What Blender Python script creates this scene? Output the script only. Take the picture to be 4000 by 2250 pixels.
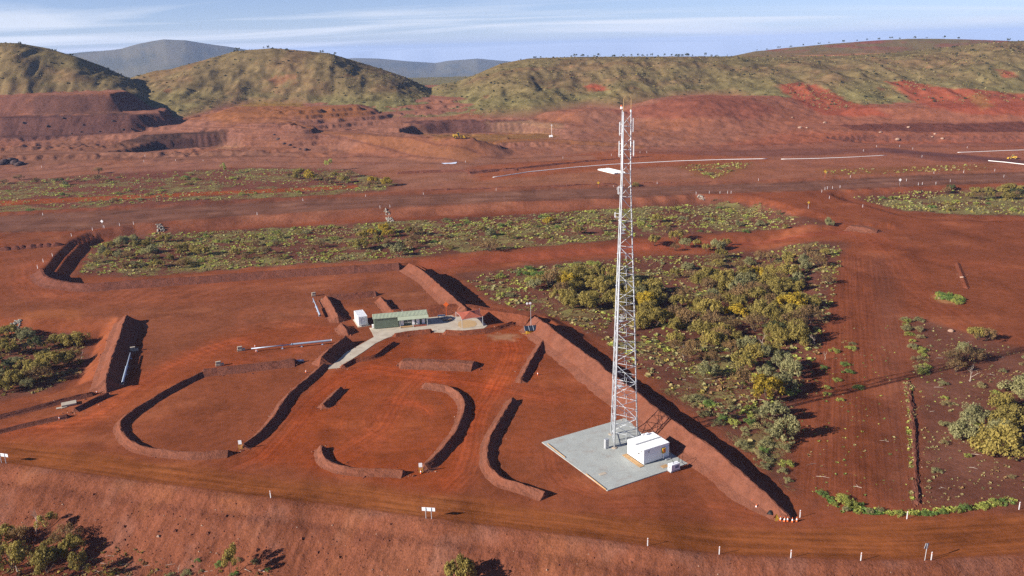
import bpy, bmesh, math, random
import numpy as np
from mathutils import Vector, Matrix

for o in list(bpy.data.objects):
    bpy.data.objects.remove(o, do_unlink=True)
scene = bpy.context.scene
C = scene.collection

# ------------------------------------------------------------------ camera
CAM_H = 71.4                      # drone height above the pad, metres
PITCH = math.atan(604.5 / 2000.0)  # 16.8 degrees down
FPX, CU, CV = 2000.0, 1288.0, 724.5
ROLL = math.radians(1.6)           # the drone hung slightly off level
CT, ST = math.cos(PITCH), math.sin(PITCH)
cam_d = bpy.data.cameras.new('camera')
cam_d.sensor_width = 36.0
cam_d.lens = 36.0 * FPX / 2576.0
cam_d.clip_start = 1.0
cam_d.clip_end = 30000.0
cam = bpy.data.objects.new('camera', cam_d)
cam.location = (0, 0, CAM_H)
cam.rotation_euler = (Matrix.Rotation(math.pi / 2 - PITCH, 3, 'X') @ Matrix.Rotation(-ROLL, 3, 'Z')).to_euler()
C.objects.link(cam)
scene.camera = cam

# ------------------------------------------------------------------ sun, sky, exposure
SUN_EL = math.radians(23.5)
SHADOW_AZ = math.radians(21.5)       # shadows fall 21.5 degrees from +X towards +Y
to_sun = Vector((-math.cos(SHADOW_AZ) * math.cos(SUN_EL), -math.sin(SHADOW_AZ) * math.cos(SUN_EL), math.sin(SUN_EL)))
sun_d = bpy.data.lights.new('sun', 'SUN')
sun_d.energy = 5.0
sun_d.angle = math.radians(0.5)
sun_d.color = (1.0, 0.93, 0.83)
sun = bpy.data.objects.new('sun', sun_d)
sun.rotation_euler = (-to_sun).to_track_quat('-Z', 'Y').to_euler()
sun.location = (-60, -30, 120)
C.objects.link(sun)

world = bpy.data.worlds.new('World')
scene.world = world
world.use_nodes = True
wn, wl = world.node_tree.nodes, world.node_tree.links
wn.clear()
w_out = wn.new('ShaderNodeOutputWorld')
w_bg = wn.new('ShaderNodeBackground')
w_sky = wn.new('ShaderNodeTexSky')
w_sky.sky_type = 'NISHITA'
w_sky.sun_disc = False
w_sky.sun_elevation = SUN_EL
w_sky.sun_rotation = math.atan2(to_sun.x, to_sun.y) % (2 * math.pi)
w_sky.altitude = 600.0
w_sky.air_density = 0.75
w_sky.dust_density = 0.0
w_sky.ozone_density = 6.0
w_bg.inputs['Strength'].default_value = 0.06
# thin cirrus sheets: a layer high above, seen at a grazing angle
w_tc = wn.new('ShaderNodeTexCoord')
w_sep = wn.new('ShaderNodeSeparateXYZ')
wl.new(w_tc.outputs['Generated'], w_sep.inputs[0])
def wmath(op, a, b=None, clamp=False):
    n = wn.new('ShaderNodeMath'); n.operation = op; n.use_clamp = clamp
    for i, x in enumerate((a, b)):
        if x is None: continue
        if isinstance(x, (int, float)): n.inputs[i].default_value = x
        else: wl.new(x, n.inputs[i])
    return n.outputs[0]
zc = wmath('ADD', wmath('MAXIMUM', w_sep.outputs[2], 0.0), 0.045)
px = wmath('DIVIDE', w_sep.outputs[0], zc)
py = wmath('DIVIDE', w_sep.outputs[1], zc)
w_cmb = wn.new('ShaderNodeCombineXYZ')
wl.new(wmath('MULTIPLY', px, 0.11), w_cmb.inputs[0])
wl.new(wmath('MULTIPLY', py, 0.30), w_cmb.inputs[1])
w_n1 = wn.new('ShaderNodeTexNoise')
w_n1.inputs['Scale'].default_value = 1.0
w_n1.inputs['Detail'].default_value = 6.0
w_n1.inputs['Roughness'].default_value = 0.55
w_n1.inputs['Distortion'].default_value = 1.1
wl.new(w_cmb.outputs[0], w_n1.inputs['Vector'])
w_ramp = wn.new('ShaderNodeValToRGB')
w_ramp.color_ramp.elements[0].position = 0.45
w_ramp.color_ramp.elements[0].color = (0, 0, 0, 1)
w_ramp.color_ramp.elements[1].position = 0.64
w_ramp.color_ramp.elements[1].color = (1, 1, 1, 1)
wl.new(w_n1.outputs['Fac'], w_ramp.inputs[0])
w_mix = wn.new('ShaderNodeMix'); w_mix.data_type = 'RGBA'
w_mix.inputs['B'].default_value = (7.6, 8.0, 8.9, 1)
# a thin sheet: the longer the path through it, the more it shows
w_path = wmath('DIVIDE', 0.05, wmath('ADD', wmath('MAXIMUM', w_sep.outputs[2], 0.0), 0.05))
w_veil = wmath('ADD', wmath('MULTIPLY', w_ramp.outputs[0], 1.0), 0.34)
wl.new(wmath('MULTIPLY', w_veil, w_path, clamp=True), w_mix.inputs['Factor'])
w_tint = wn.new('ShaderNodeMix'); w_tint.data_type = 'RGBA'; w_tint.blend_type = 'MULTIPLY'
w_tint.inputs['Factor'].default_value = 1.0
w_tint.inputs['B'].default_value = (1.10, 0.95, 1.04, 1)
wl.new(w_sky.outputs[0], w_tint.inputs['A'])
wl.new(w_tint.outputs['Result'], w_mix.inputs['A'])
wl.new(w_mix.outputs['Result'], w_bg.inputs['Color'])
wl.new(w_bg.outputs[0], w_out.inputs['Surface'])

scene.view_settings.view_transform = 'Standard'
scene.view_settings.look = 'None'
scene.view_settings.exposure = 0.98
scene.view_settings.gamma = 1.0
scene.view_settings.use_curve_mapping = False
scene.render.engine = 'CYCLES'
scene.cycles.max_bounces = 5
scene.cycles.diffuse_bounces = 2
scene.cycles.glossy_bounces = 2
scene.cycles.transmission_bounces = 3
scene.cycles.volume_bounces = 0
scene.cycles.transparent_max_bounces = 8
scene.cycles.use_denoising = False
scene.cycles.use_adaptive_sampling = True
scene.cycles.adaptive_threshold = 0.01

rnd = random.Random(11)
rng = np.random.default_rng(5)

# ------------------------------------------------------------------ survey helpers
# Points on the site were surveyed from the photograph: (u, v) is a sight line from the drone,
# met with the ground (or with a known height / distance) to give a true place in metres.
CR, SR = math.cos(ROLL), math.sin(ROLL)
def level(u, v):
    """take the roll of the drone out of a sight line"""
    x = np.asarray(u, float) - CU; y = np.asarray(v, float) - CV
    return CU + x * CR - y * SR, CV + x * SR + y * CR

def sight(u, v):
    u, v = level(u, v)
    x = (u - CU) / FPX
    y = (v - CV) / FPX
    return x, CT - y * ST, -ST - y * CT          # direction (X, Y, Z) per unit depth

def P(u, v, z=0.0):
    x, y, dz = sight(u, v)
    k = (CAM_H - z) / (-dz)
    return float(x * k), float(y * k)

def slope_of(v):
    y = (np.asarray(v, float) - CV) / FPX
    return (-ST - y * CT) / (CT - y * ST)          # rise per metre of Y along that sight line

# ------------------------------------------------------------------ noise
_perm = np.random.default_rng(3).random((256, 256))
def vnoise(x, y):
    xi = np.floor(x).astype(int); yi = np.floor(y).astype(int)
    fx = x - xi; fy = y - yi
    fx = fx * fx * (3 - 2 * fx); fy = fy * fy * (3 - 2 * fy)
    a = _perm[xi & 255, yi & 255]; b = _perm[(xi + 1) & 255, yi & 255]
    c = _perm[xi & 255, (yi + 1) & 255]; d = _perm[(xi + 1) & 255, (yi + 1) & 255]
    return (a * (1 - fx) + b * fx) * (1 - fy) + (c * (1 - fx) + d * fx) * fy
def fbm(x, y, o=4):
    s = 0; a = 0.5; t = 0
    for i in range(o):
        s = s + a * vnoise(x + 17.3 * i, y - 9.1 * i); t += a
        x = x * 2.03; y = y * 2.03; a *= 0.5
    return s / t
def sst(a, b, x):
    t = np.clip((x - a) / (b - a), 0, 1)
    return t * t * (3 - 2 * t)

def poly_sd(X, Y, poly):
    """signed distance to a polygon, negative inside"""
    poly = np.asarray(poly, float)
    d2 = np.full(X.shape, 1e18); inside = np.zeros(X.shape, bool)
    n = len(poly)
    for i in range(n):
        ax, ay = poly[i]; bx, by = poly[(i + 1) % n]
        ex, ey = bx - ax, by - ay
        L = ex * ex + ey * ey + 1e-12
        t = np.clip(((X - ax) * ex + (Y - ay) * ey) / L, 0, 1)
        dx = X - ax - t * ex; dy = Y - ay - t * ey
        d2 = np.minimum(d2, dx * dx + dy * dy)
        c = ((ay > Y) != (by > Y)) & (X < ex * (Y - ay) / (ey if abs(ey) > 1e-12 else 1e-12) + ax)
        inside ^= c
    d = np.sqrt(d2)
    return np.where(inside, -d, d)

def line_sd(X, Y, pts):
    """distance to polyline, arclength of the foot and side (+ = left of travel)"""
    pts = np.asarray(pts, float)
    best = np.full(X.shape, 1e18); s_at = np.zeros(X.shape); side = np.zeros(X.shape); acc = 0.0
    for i in range(len(pts) - 1):
        ax, ay = pts[i]; bx, by = pts[i + 1]
        ex, ey = bx - ax, by - ay
        L = math.hypot(ex, ey)
        t = ((X - ax) * ex + (Y - ay) * ey) / (L * L)
        lo = -1e9 if i == 0 else 0; hi = 1e9 if i == len(pts) - 2 else 1
        t = np.clip(t, lo, hi)
        dx = X - ax - t * ex; dy = Y - ay - t * ey
        d2 = dx * dx + dy * dy
        m = d2 < best
        best = np.where(m, d2, best); s_at = np.where(m, acc + t * L, s_at)
        side = np.where(m, np.sign(ex * (Y - ay) - ey * (X - ax)), side)
        acc += L
    return np.sqrt(best), s_at, side

def bbox_apply(X, Y, poly, margin):
    poly = np.asarray(poly)
    return ((X > poly[:, 0].min() - margin) & (X < poly[:, 0].max() + margin) &
            (Y > poly[:, 1].min() - margin) & (Y < poly[:, 1].max() + margin))
# ------------------------------------------------------------------ terrain heights
def VP(pts, z=0.0):
    return [P(u, v, z) for u, v in pts]

ROAD_EDGE_V = [(-420, 1112), (-150, 1147), (0, 1166), (168, 1186), (322, 1208), (490, 1229.5), (644, 1250), (805, 1269), (1036, 1299.5),
               (1288, 1332), (1428, 1348.5), (1624, 1375), (1809, 1396.7), (1932, 1403), (2100, 1408), (2226, 1412), (2352, 1410),
               (2576, 1396), (2900, 1370), (3200, 1335)]
ROAD_EDGE = VP(ROAD_EDGE_V)
ROAD_FAR = VP([(-420, 1050), (0, 1103), (300, 1146), (640, 1196), (1000, 1228), (1288, 1264), (1560, 1296), (1800, 1318), (1950, 1326),
               (2120, 1318), (2300, 1302), (2576, 1278), (3200, 1200)])
HAUL_EDGE_V = [(-300, 590), (0, 585), (200, 580), (335, 563), (425, 556), (644, 541), (956, 522), (1288, 507), (1588, 497), (1750, 488),
               (2080, 478), (2350, 466), (2700, 455)]
HAUL_EDGE = VP(HAUL_EDGE_V)
HAUL_FAR = VP([(-300, 556), (0, 543), (400, 521), (644, 508), (1000, 492), (1288, 481), (1600, 470), (2000, 459), (2350, 440), (2700, 430)])
LOW_POLY = VP([(107, 682), (140, 640), (175, 607), (225, 584), (335, 566), (390, 562), (644, 543), (956, 524), (1288, 509), (1588, 499),
               (1750, 490), (1900, 497), (1990, 518), (2060, 548), (2125, 574), (2132, 640), (2112, 760), (2080, 860), (1950, 960),
               (1680, 1010), (1600, 985), (1538, 940), (1488, 900), (1413, 845), (1370, 814), (1345, 797), (1290, 787), (1215, 777),
               (1174, 774), (1111, 722), (1029, 662), (1005, 660), (800, 675), (644, 684), (330, 708), (230, 716), (170, 713), (125, 700)])
RIGHT_LOW = VP([(2081, 486), (2100, 480), (2180, 476), (2350, 471), (2700, 464), (2760, 560), (2576, 556), (2350, 552), (2250, 538), (2170, 514), (2110, 500)])
POCKET = VP([(-260, 795), (0, 803), (100, 803), (296, 797), (280, 850), (258, 905), (232, 955), (150, 985), (0, 1030), (-260, 1085)])
TRACK = VP([(1030, 668), (1300, 646), (1600, 622), (1900, 600), (2140, 588)], -2.5)

HILLS = []     # crest silhouette (u, v), crest distance, toe sight line (u, v)
HILLS.append(dict(name='hill', crest=[(-700, 120), (-300, 104), (0, 107), (60, 108), (130, 121), (200, 143), (260, 166), (320, 196), (380, 236), (430, 275), (460, 300)],
                  Yc=850, toe=[(-700, 300), (430, 302), (470, 302)], pw=0.85))
HILLS.append(dict(name='hill', crest=[(250, 240), (330, 195), (390, 178), (430, 174), (520, 150), (600, 128), (690, 121), (760, 127), (830, 134), (880, 149), (960, 174),
                  (1020, 195), (1080, 224), (1105, 245), (1180, 300)],
                  Yc=910, toe=[(250, 300), (440, 302), (560, 272), (620, 264), (760, 264), (900, 287), (960, 296), (1100, 302), (1200, 302)], pw=1.0))
HILLS.append(dict(name='hill', crest=[(1000, 262), (1070, 226), (1110, 212), (1150, 206), (1200, 186), (1260, 160), (1330, 147), (1450, 143), (1700, 142), (1900, 142), (2100, 141), (2250, 133),
                  (2350, 122), (2450, 112), (2576, 102), (2900, 96), (3400, 110)],
                  Yc=930, toe=[(1000, 300), (1330, 299), (1480, 270), (1560, 276), (1640, 263), (1760, 244), (1850, 246), (1960, 275), (2100, 290), (2576, 285), (3400, 280)], pw=0.8))
HILLS.append(dict(name='hill', crest=[(1700, 160), (1830, 144), (1900, 129), (2000, 118), (2150, 105), (2280, 97), (2400, 98), (2576, 104), (2900, 100), (3300, 130)],
                  Yc=1350, toe=[(1700, 160), (3300, 160)], pw=1.0, Yt=1080, z0=50))
HILLS.append(dict(name='mountain', crest=[(-800, 100), (-300, 120), (60, 150), (170, 134), (250, 128), (310, 121), (360, 108), (420, 98), (470, 99), (540, 111), (600, 121), (680, 134), (800, 160)],
                  Yc=5000, toe=[(0, 200), (800, 200)], pw=1.0, Yt=3700, z0=-85))
HILLS.append(dict(name='mountain', crest=[(700, 160), (890, 146), (950, 147), (1020, 153), (1095, 158), (1130, 152), (1200, 147), (1270, 153), (1340, 160), (1500, 165), (3300, 150)],
                  Yc=6500, toe=[(0, 200), (800, 200)], pw=1.0, Yt=4800, z0=-120))

for h in HILLS:
    for k in ('crest', 'toe'): h[k] = [tuple(float(q) for q in level(u, v)) for u, v in h[k]]

def base_z(Y):
    z = 0.095 * (np.sqrt((Y - 520.0) ** 2 + 900.0) + (Y - 520.0)) / 2
    return np.minimum(z, 26 + 0 * Y) - 50 * sst(1000, 2200, Y) - 0.026 * np.clip(Y - 1600, 0, 10000)

def cut(Z, X, Y, poly, zf, k):
    m = bbox_apply(X, Y, poly, 45)
    if not m.any(): return Z
    d = poly_sd(X[m], Y[m], poly)
    lim = zf + k * np.maximum(d + 2.5 * (fbm(X[m] / 9, Y[m] / 9, 2) - .5), 0)
    Z = Z.copy(); Z[m] = np.minimum(Z[m], np.where(d < 40, lim, 1e9)); return Z
def fill(Z, X, Y, poly, zf, k):
    m = bbox_apply(X, Y, poly, 80)
    if not m.any(): return Z
    d = poly_sd(X[m], Y[m], poly)
    lim = zf - k * np.maximum(d + 3 * (fbm(X[m] / 12, Y[m] / 12, 3) - .5), 0)
    Z = Z.copy(); Z[m] = np.maximum(Z[m], lim); return Z

def YV(pts):
    """(u, nominal Y on the rising mine floor) -> world, the roll taken out"""
    out = []
    for u, Y in pts:
        v = float(np.interp((CAM_H + 49.4) / Y - .095, -slope_of(np.arange(100., 700.)), np.arange(100., 700.)))
        u0, v0 = level(u, v)
        Y0 = (CAM_H + 49.4) / (float(-slope_of(v0)) + .095)
        out.append((float((u0 - CU) / FPX * (Y0 * CT + 14.0)), Y0))
    return out
def lift(pts, zf):
    """the level moves with the ground it stands on"""
    a = np.mean([p[1] for p in YV(pts)]); b_ = np.mean([p[1] for p in pts])
    return (YV(pts), zf + .095 * (a - b_))

FILLS = [  # mine benches and dumps: polygon (u, Y), level, batter
    lift([(-500, 628), (150, 626), (330, 632), (400, 650), (420, 700), (-500, 760)], 20.5) + (0.95,),
    lift([(-500, 664), (70, 664), (180, 662), (285, 668), (330, 700), (300, 760), (-500, 800)], 35.0) + (0.85,),
    lift([(560, 668), (640, 652), (760, 660), (900, 690), (900, 730), (600, 740)], 22.0) + (0.22,),
    lift([(520, 640), (640, 610), (760, 600), (700, 650), (580, 668)], 15.5) + (0.30,),
    lift([(640, 610), (720, 602), (1150, 545), (1190, 550), (800, 640)], 11.0) + (0.33,),
    lift([(1640, 720), (1760, 690), (1860, 710), (1960, 745), (1700, 780)], 28.0) + (0.25,),
    lift([(2150, 700), (2300, 690), (2700, 690), (2700, 780), (2200, 760)], 23.0) + (0.35,),
    lift([(1380, 690), (1470, 680), (1560, 695), (1500, 730)], 20.0) + (0.3,),
]
CUTS = [
    lift([(270, 552), (330, 566), (400, 586), (480, 598), (560, 600), (592, 590), (600, 570), (560, 556), (430, 545)], 1.6) + (1.6,),
    lift([(1015, 626), (1050, 640), (1130, 652), (1240, 656), (1330, 646), (1420, 622), (1380, 600), (1100, 596)], 5.6) + (1.5,),
    lift([(2100, 598), (2200, 606), (2350, 606), (2450, 600), (2750, 604), (2750, 560), (2300, 560)], 4.2) + (1.6,),
    lift([(-400, 566), (0, 578), (150, 590), (300, 590), (260, 560), (0, 556)], 4.0) + (0.8,),
]

def height(X, Y, want_layer=False):
    X = np.asarray(X, float); Y = np.asarray(Y, float)
    shp = X.shape
    X = X.ravel(); Y = Y.ravel()
    Yp = np.maximum(Y, 1.0)
    Z = np.zeros(X.shape)
    layer = np.zeros(X.shape, int)
    hw = np.zeros(X.shape)
    far = Y > 400
    if far.any():
        x, y = X[far], Y[far]
        ua = CU + FPX * x / (y * CT + 4.0)
        zb = base_z(y) + 1.2 * (fbm(x / 60, y / 60, 4) - .5) * sst(430, 520, y)
        for poly, zf, k in FILLS: zb = fill(zb, x, y, poly, zf, k)
        for poly, zf, k in CUTS: zb = cut(zb, x, y, poly, zf, k)
        zb = zb + sst(520, 560, y) * (1 - sst(900, 1000, y)) * (1.0 * (fbm(x / 14, y / 14, 4) - .5) + 1.4 * (fbm(x / 5, y / 5, 3) - .5))
        # benches cut into the rising ground
        st_ = 3.2; q_ = (zb + 1.6 * (fbm(x / 40 + 3, y / 40, 3) - .5)) / st_
        fr = q_ - np.floor(q_); step = (np.floor(q_) + np.clip((fr - .55) / .28, 0, 1)) * st_
        wq = sst(.44, .56, fbm(x / 70 + 50, y / 45 + 9, 3)) * sst(540, 575, y) * (1 - sst(800, 860, y)) * .85 * (1 - sst(10, 70, x))
        zb = zb * (1 - wq) + step * wq
        z = zb; lay = np.zeros(x.shape, int); hww = np.zeros(x.shape)
        for i, h in enumerate(HILLS):
            cu, cv = np.array(h['crest'], float).T
            Yc = h['Yc'] * (1 + 0.05 * (fbm(ua / 160.0 + 7 * i, ua * 0 + 3.3, 2) - .5))
            vc = np.interp(ua, cu, cv)
            zcst = CAM_H + Yc * slope_of(vc)
            if 'Yt' in h:
                Yt = np.full(x.shape, float(h['Yt'])); z0 = h['z0']
            else:
                tu, tv = np.array(h['toe'], float).T
                m = -slope_of(np.interp(ua, tu, tv))
                Yt = (CAM_H + 49.4) / (m + 0.095)
                z0 = 0.095 * (Yt - 520)
            ok = (ua > cu[0]) & (ua < cu[-1])
            s = np.clip((y - Yt) / (Yc - Yt), 0, 1)
            S = 0.45 * s + 0.55 * s * s * (3 - 2 * s)
            S = S ** h['pw']
            sc = Yc / 900.0
            gul = fbm(x / (30 * sc) + 3 * i, y / (95 * sc), 4)
            rid = 1 - np.abs(2 * fbm(x / (55 * sc) + 9 * i, y / (130 * sc) + 4, 3) - 1)
            fine = fbm(x / (7 * sc), y / (9 * sc), 3) - .5
            env = np.sin(np.pi * np.clip(s, 0, 1)) ** 0.8
            amp = np.clip((zcst - z0) / 45.0, 0, 1.5) * env
            zf_ = z0 + (zcst - z0) * S + amp * (7 * (gul - .5) + 8 * (rid - .8) + 3 * (1 - np.abs(2 * fbm(x / (17 * sc) + 3, y / (45 * sc), 3) - 1) - .8)) + 2.2 * fine * np.clip(s * 6, 0, 1) * np.clip((1 - s) * 4, .15, 1)
            back = y > Yc
            zbk = zcst - (zcst - 5 + 300 * sst(2000, 5000, y)) * sst(0, 260 * sc, y - Yc)
            zh = np.where(back, zbk, zf_)
            up = ok & (zh > z) & (y > Yt)
            z = np.where(up, zh, z)
            lay = np.where(up, i + 1, lay)
            hww = np.where(up, np.clip(s * 5, 0, 1), hww)
        Z[far] = z; layer[far] = lay; hw[far] = hww
    near = Y < 480
    if near.any():
        x, y = X[near], Y[near]
        z = Z[near]
        z = z + 0.10 * (fbm(x / 9, y / 9, 3) - .5)
        # batter of the foreground road
        d, s, side = line_sd(x, y, ROAD_EDGE)
        d = np.where(side < 0, d, -d)
        rill = (fbm(s / 0.9, d / 9, 3) - .5)
        jit = 0.5 * (fbm(s / 3.0, d / 6.0 + 5, 3) - .5)
        zb = np.interp(d + jit, [-1.5, -0.5, 0.3, 1.3, 3.2, 4.6, 13.5, 17.0, 40], [0, .12, .22, .0, -1.25, -1.6, -6.1, -6.6, -6.8])
        w = sst(3.0, 5.0, d) * (1 - sst(14, 18, d))
        zb = zb + w * 0.2 * rill + sst(0, 2, d) * 0.25 * (fbm(x / 1.3, y / 1.3, 3) - .5)
        z = np.where(d > -1.5, zb + np.where(d < 0.3, z, 0), z)
        # natural ground lies lower than the built-up roads and pads
        for poly, kx, kz in ((LOW_POLY, [0, 2.4, 3.5, 6.6], [0, 1.75, 1.10, 3.2]), (RIGHT_LOW, [0, 3, 4.5, 7], [0, 1.4, 1.5, 2.4]), (POCKET, [0, 4.5], [0, 2.6])):
            m = bbox_apply(x, y, poly, 2)
            if m.any():
                dd = -poly_sd(x[m], y[m], poly)
                f = sst(165, 250, y[m]) * (1 - sst(1900, 2070, CU + FPX * x[m] / (y[m] * CT + CAM_H * ST))) if poly is LOW_POLY else 1.0
                rel = 0.5 * (fbm(x[m] / 11, y[m] / 11, 4) - .5) * sst(4, 10, dd)
                z[m] = z[m] - np.interp(dd, kx, kz) * f + rel
        d, s, side = line_sd(x, y, TRACK)
        inl = (s > 0) & (s < 190)
        z = z - 0.9 * (1 - sst(3.0, 4.6, d)) * inl
        # berm on the far side of the haul road
        d, s, side = line_sd(x, y, HAUL_FAR)
        z = z + 1.3 * (1 - sst(0.4, 3.4, np.abs(np.where(side > 0, d, -d) - 2.6 + 1.2 * (fbm(s / 7, s * 0, 3) - .5)))) * (0.75 + 0.5 * fbm(x / 5, y / 5, 2))
        Z[near] = z
    Z = Z.reshape(shp)
    if want_layer: return Z, layer.reshape(shp), hw.reshape(shp)
    return Z

def place(u, v, ymin=60.0, ymax=1500.0):
    """where the sight line meets the terrain (vectorised)"""
    u = np.atleast_1d(np.asarray(u, float)); v = np.atleast_1d(np.asarray(v, float))
    ys = np.concatenate([np.linspace(ymin, 420, 280), np.linspace(421.5, ymax, 340)])
    dx, dy, dz = sight(u, v)
    sx = (dx / dy)[:, None]; sz = (dz / dy)[:, None]
    out = np.zeros((len(u), 3))
    for a in range(0, len(u), 400):
        X = sx[a:a + 400] * ys[None]; Y = np.broadcast_to(ys[None], X.shape); R = CAM_H + sz[a:a + 400] * ys[None]
        below = R < height(X, Y)
        i = np.argmax(below, axis=1); i[~below.any(axis=1)] = len(ys) - 1
        i = np.maximum(i, 1)
        for k in range(len(i)):
            y0, y1 = ys[i[k] - 1], ys[i[k]]
            s_x, s_z = float(sx[a + k, 0]), float(sz[a + k, 0])
            yy = np.linspace(y0, y1, 13)
            hh = height(s_x * yy, yy)
            bb = (CAM_H + s_z * yy) < hh
            j = int(np.argmax(bb)) if bb.any() else 12
            Yv = yy[j]
            out[a + k] = (s_x * Yv, Yv, float(hh[j]))
    return out

def place1(u, v):
    p = place([u], [v])[0]
    return float(p[0]), float(p[1]), float(p[2])
def placeP(pts):
    a = place([p[0] for p in pts], [p[1] for p in pts])
    return [(float(q[0]), float(q[1])) for q in a]
def gz(x, y):
    return float(height(np.array([x]), np.array([y]))[0])

# ------------------------------------------------------------------ terrain mesh
az_d = np.radians(np.linspace(-39, 39, 880))
az_l = np.radians(np.linspace(-179, -39.6, 36)); az_r = np.radians(np.linspace(39.6, 179, 36))
AZ = np.concatenate([az_l, az_d, az_r])
rows = [0.5, 20, 40, 60, 74]
r = 84.0
while r < 430: rows.append(r); r += max(0.2, 1.35 * r * r / 56800)
while r < 1010: rows.append(r); r += 2.4
while r < 7000: rows.append(r); r *= 1.025
while r < 16000: rows.append(r); r *= 1.25
RR = np.array(rows)
GX = RR[:, None] * np.sin(AZ)[None]; GY = RR[:, None] * np.cos(AZ)[None]
GZ, GL, GH = height(GX, GY, True)

ALB = np.array([0.84, 0.87, 0.75])
# soil colours (relative; scaled to albedo by ALB when the sheets are made)
PADC = (.235, .066, .034); REDC = (.270, .060, .022); ROADC = (.250, .074, .029); HAULC = (.178, .074, .054)
BUSHC = (.150, .056, .041); MINEC = (.285, .118, .084); BATC = (.212, .070, .044)
col = np.empty(GX.shape + (3,)); col[:] = PADC
mixa = np.zeros(GX.shape + (3,))          # streak, bump, vegetation
mixa[..., 0] = 0.25; mixa[..., 1] = 0.25
flow = np.stack([GX * 0.35, GY, GX * 0], -1)

def tint(mask, c, w=1.0):
    global col
    m = (np.clip(mask, 0, 1) * w)[..., None]
    col = col * (1 - m) + np.array(c) * m
def zone(pts, c, soft=1.5, w=1.0, world=False, edge=1.5, streak=None, bump=None, veg=None, scale=6.0):
    poly = pts if world else placeP(pts)
    m = bbox_apply(GX, GY, poly, soft * 2 + edge + 2)
    if not m.any(): return
    x, y = GX[m], GY[m]
    d = poly_sd(x, y, poly) + edge * 2 * (fbm(x / scale, y / scale, 4) - .5)
    k = (1 - sst(-soft, soft, d)) * w
    kk = k[:, None]
    col[m] = col[m] * (1 - kk) + np.array(c) * kk
    for i, val in ((0, streak), (1, bump), (2, veg)):
        if val is not None: mixa[m, i] = mixa[m, i] * (1 - k) + val * k

# far mine area
far = sst(400, 440, GY)
tint(far, MINEC)
big = fbm(GX / 45, GY / 30, 4)
tint(far * sst(.45, .7, big), (.285, .104, .060), .8)
tint(far * sst(.55, .75, fbm(GX / 30 + 40, GY / 22, 4)), (.235, .090, .066), .6)
# redder towards the right-hand side of the mine
tint(far * sst(50, 260, GX), (.290, .094, .058), .7)
mixa[..., 1] = np.maximum(mixa[..., 1], far * .7)
mixa[..., 0] = np.where(far > .5, .5, mixa[..., 0])

# roads
d_e, s_e, side_e = line_sd(GX, GY, ROAD_EDGE)
d_e = np.where(side_e < 0, d_e, -d_e)                      # + = camera side
d_f, s_f, side_f = line_sd(GX, GY, ROAD_FAR)
d_f = np.where(side_f < 0, d_f, -d_f)                      # + = camera side of the far edge
near = GY < 300
road_m = near * sst(-1.5, 2.5, d_f + 2.5 * (fbm(s_f / 9, d_f * .3, 3) - .5)) * (1 - sst(-.6, .4, d_e))
tint(road_m, ROADC)
mixa[..., 0] = mixa[..., 0] * (1 - road_m) + 1.2 * road_m
rm = (road_m > .2)
flow[rm] = np.stack([s_e * .05, d_e * 0.9, s_e * 0], -1)[rm]
bat_m = near * sst(-.4, .6, d_e)
tint(bat_m, BATC)
tint(bat_m * np.exp(-((d_e - 4.6 - .8 * (fbm(s_e / 5, s_e * 0, 3) - .5)) / .8) ** 2), (.17, .055, .036), .6)
tint(bat_m * sst(.5, .7, fbm(s_e / 5, d_e / 5, 4)), (.235, .090, .066), .8)
tint(bat_m * sst(.56, .75, fbm(s_e / 7 + 20, d_e / 9, 3)), (.28, .10, .05), .3)
mixa[..., 1] = np.maximum(mixa[..., 1], bat_m * 1.0)
mixa[..., 0] = np.maximum(mixa[..., 0] * (1 - bat_m), bat_m * .35)
bm_ = bat_m > .5
flow[bm_] = np.stack([d_e * .25, s_e * 1.3, s_e * 0], -1)[bm_]
lowg = near * sst(14.5, 17.5, d_e + 2 * (fbm(GX / 4, GY / 4, 3) - .5))
tint(lowg, (.165, .050, .034))
mixa[..., 2] = np.maximum(mixa[..., 2], lowg * .25)

dh, sh, sdh = line_sd(GX, GY, HAUL_EDGE); dh = np.where(sdh > 0, dh, -dh)    # + = far side
df, sf_, sdf = line_sd(GX, GY, HAUL_FAR); df = np.where(sdf > 0, df, -df)
haul_m = sst(-1.5, 1.0, dh) * (1 - sst(-2, 1.0, df)) * (GY > 180)
tint(haul_m, HAULC)
mixa[..., 0] = mixa[..., 0] * (1 - haul_m) + .8 * haul_m
hm = haul_m > .3
flow[hm] = np.stack([sh * .03, dh * .45, sh * 0], -1)[hm]
tint((GY > 180) * (GY < 480) * np.exp(-((dh - .9) / .8) ** 2), (.125, .046, .032), .55)  # windrow shade painted as dark edge bands, its lit crest as a pale line
tint((GY > 180) * (GY < 480) * np.exp(-((df + 1.2) / .9) ** 2), (.125, .046, .032), .55)
tint((GY > 180) * (GY < 480) * np.exp(-((dh + .9) / .6) ** 2), (.30, .13, .09), .5)
tint(haul_m * np.exp(-((dh / np.maximum(dh - df, 1) - .3) / .10) ** 2), (.225, .098, .074), .6)
tint(haul_m * np.exp(-((dh / np.maximum(dh - df, 1) - .7) / .10) ** 2), (.225, .098, .074), .6)
# haul road embankment
emb = sst(-11, -9, dh) * (1 - sst(-1.5, 0, dh)) * (GY > 255) * (poly_sd(GX, GY, LOW_POLY) < 1)
tint(emb, (.240, .080, .050)); mixa[..., 1] = np.maximum(mixa[..., 1], emb * .8)

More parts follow.
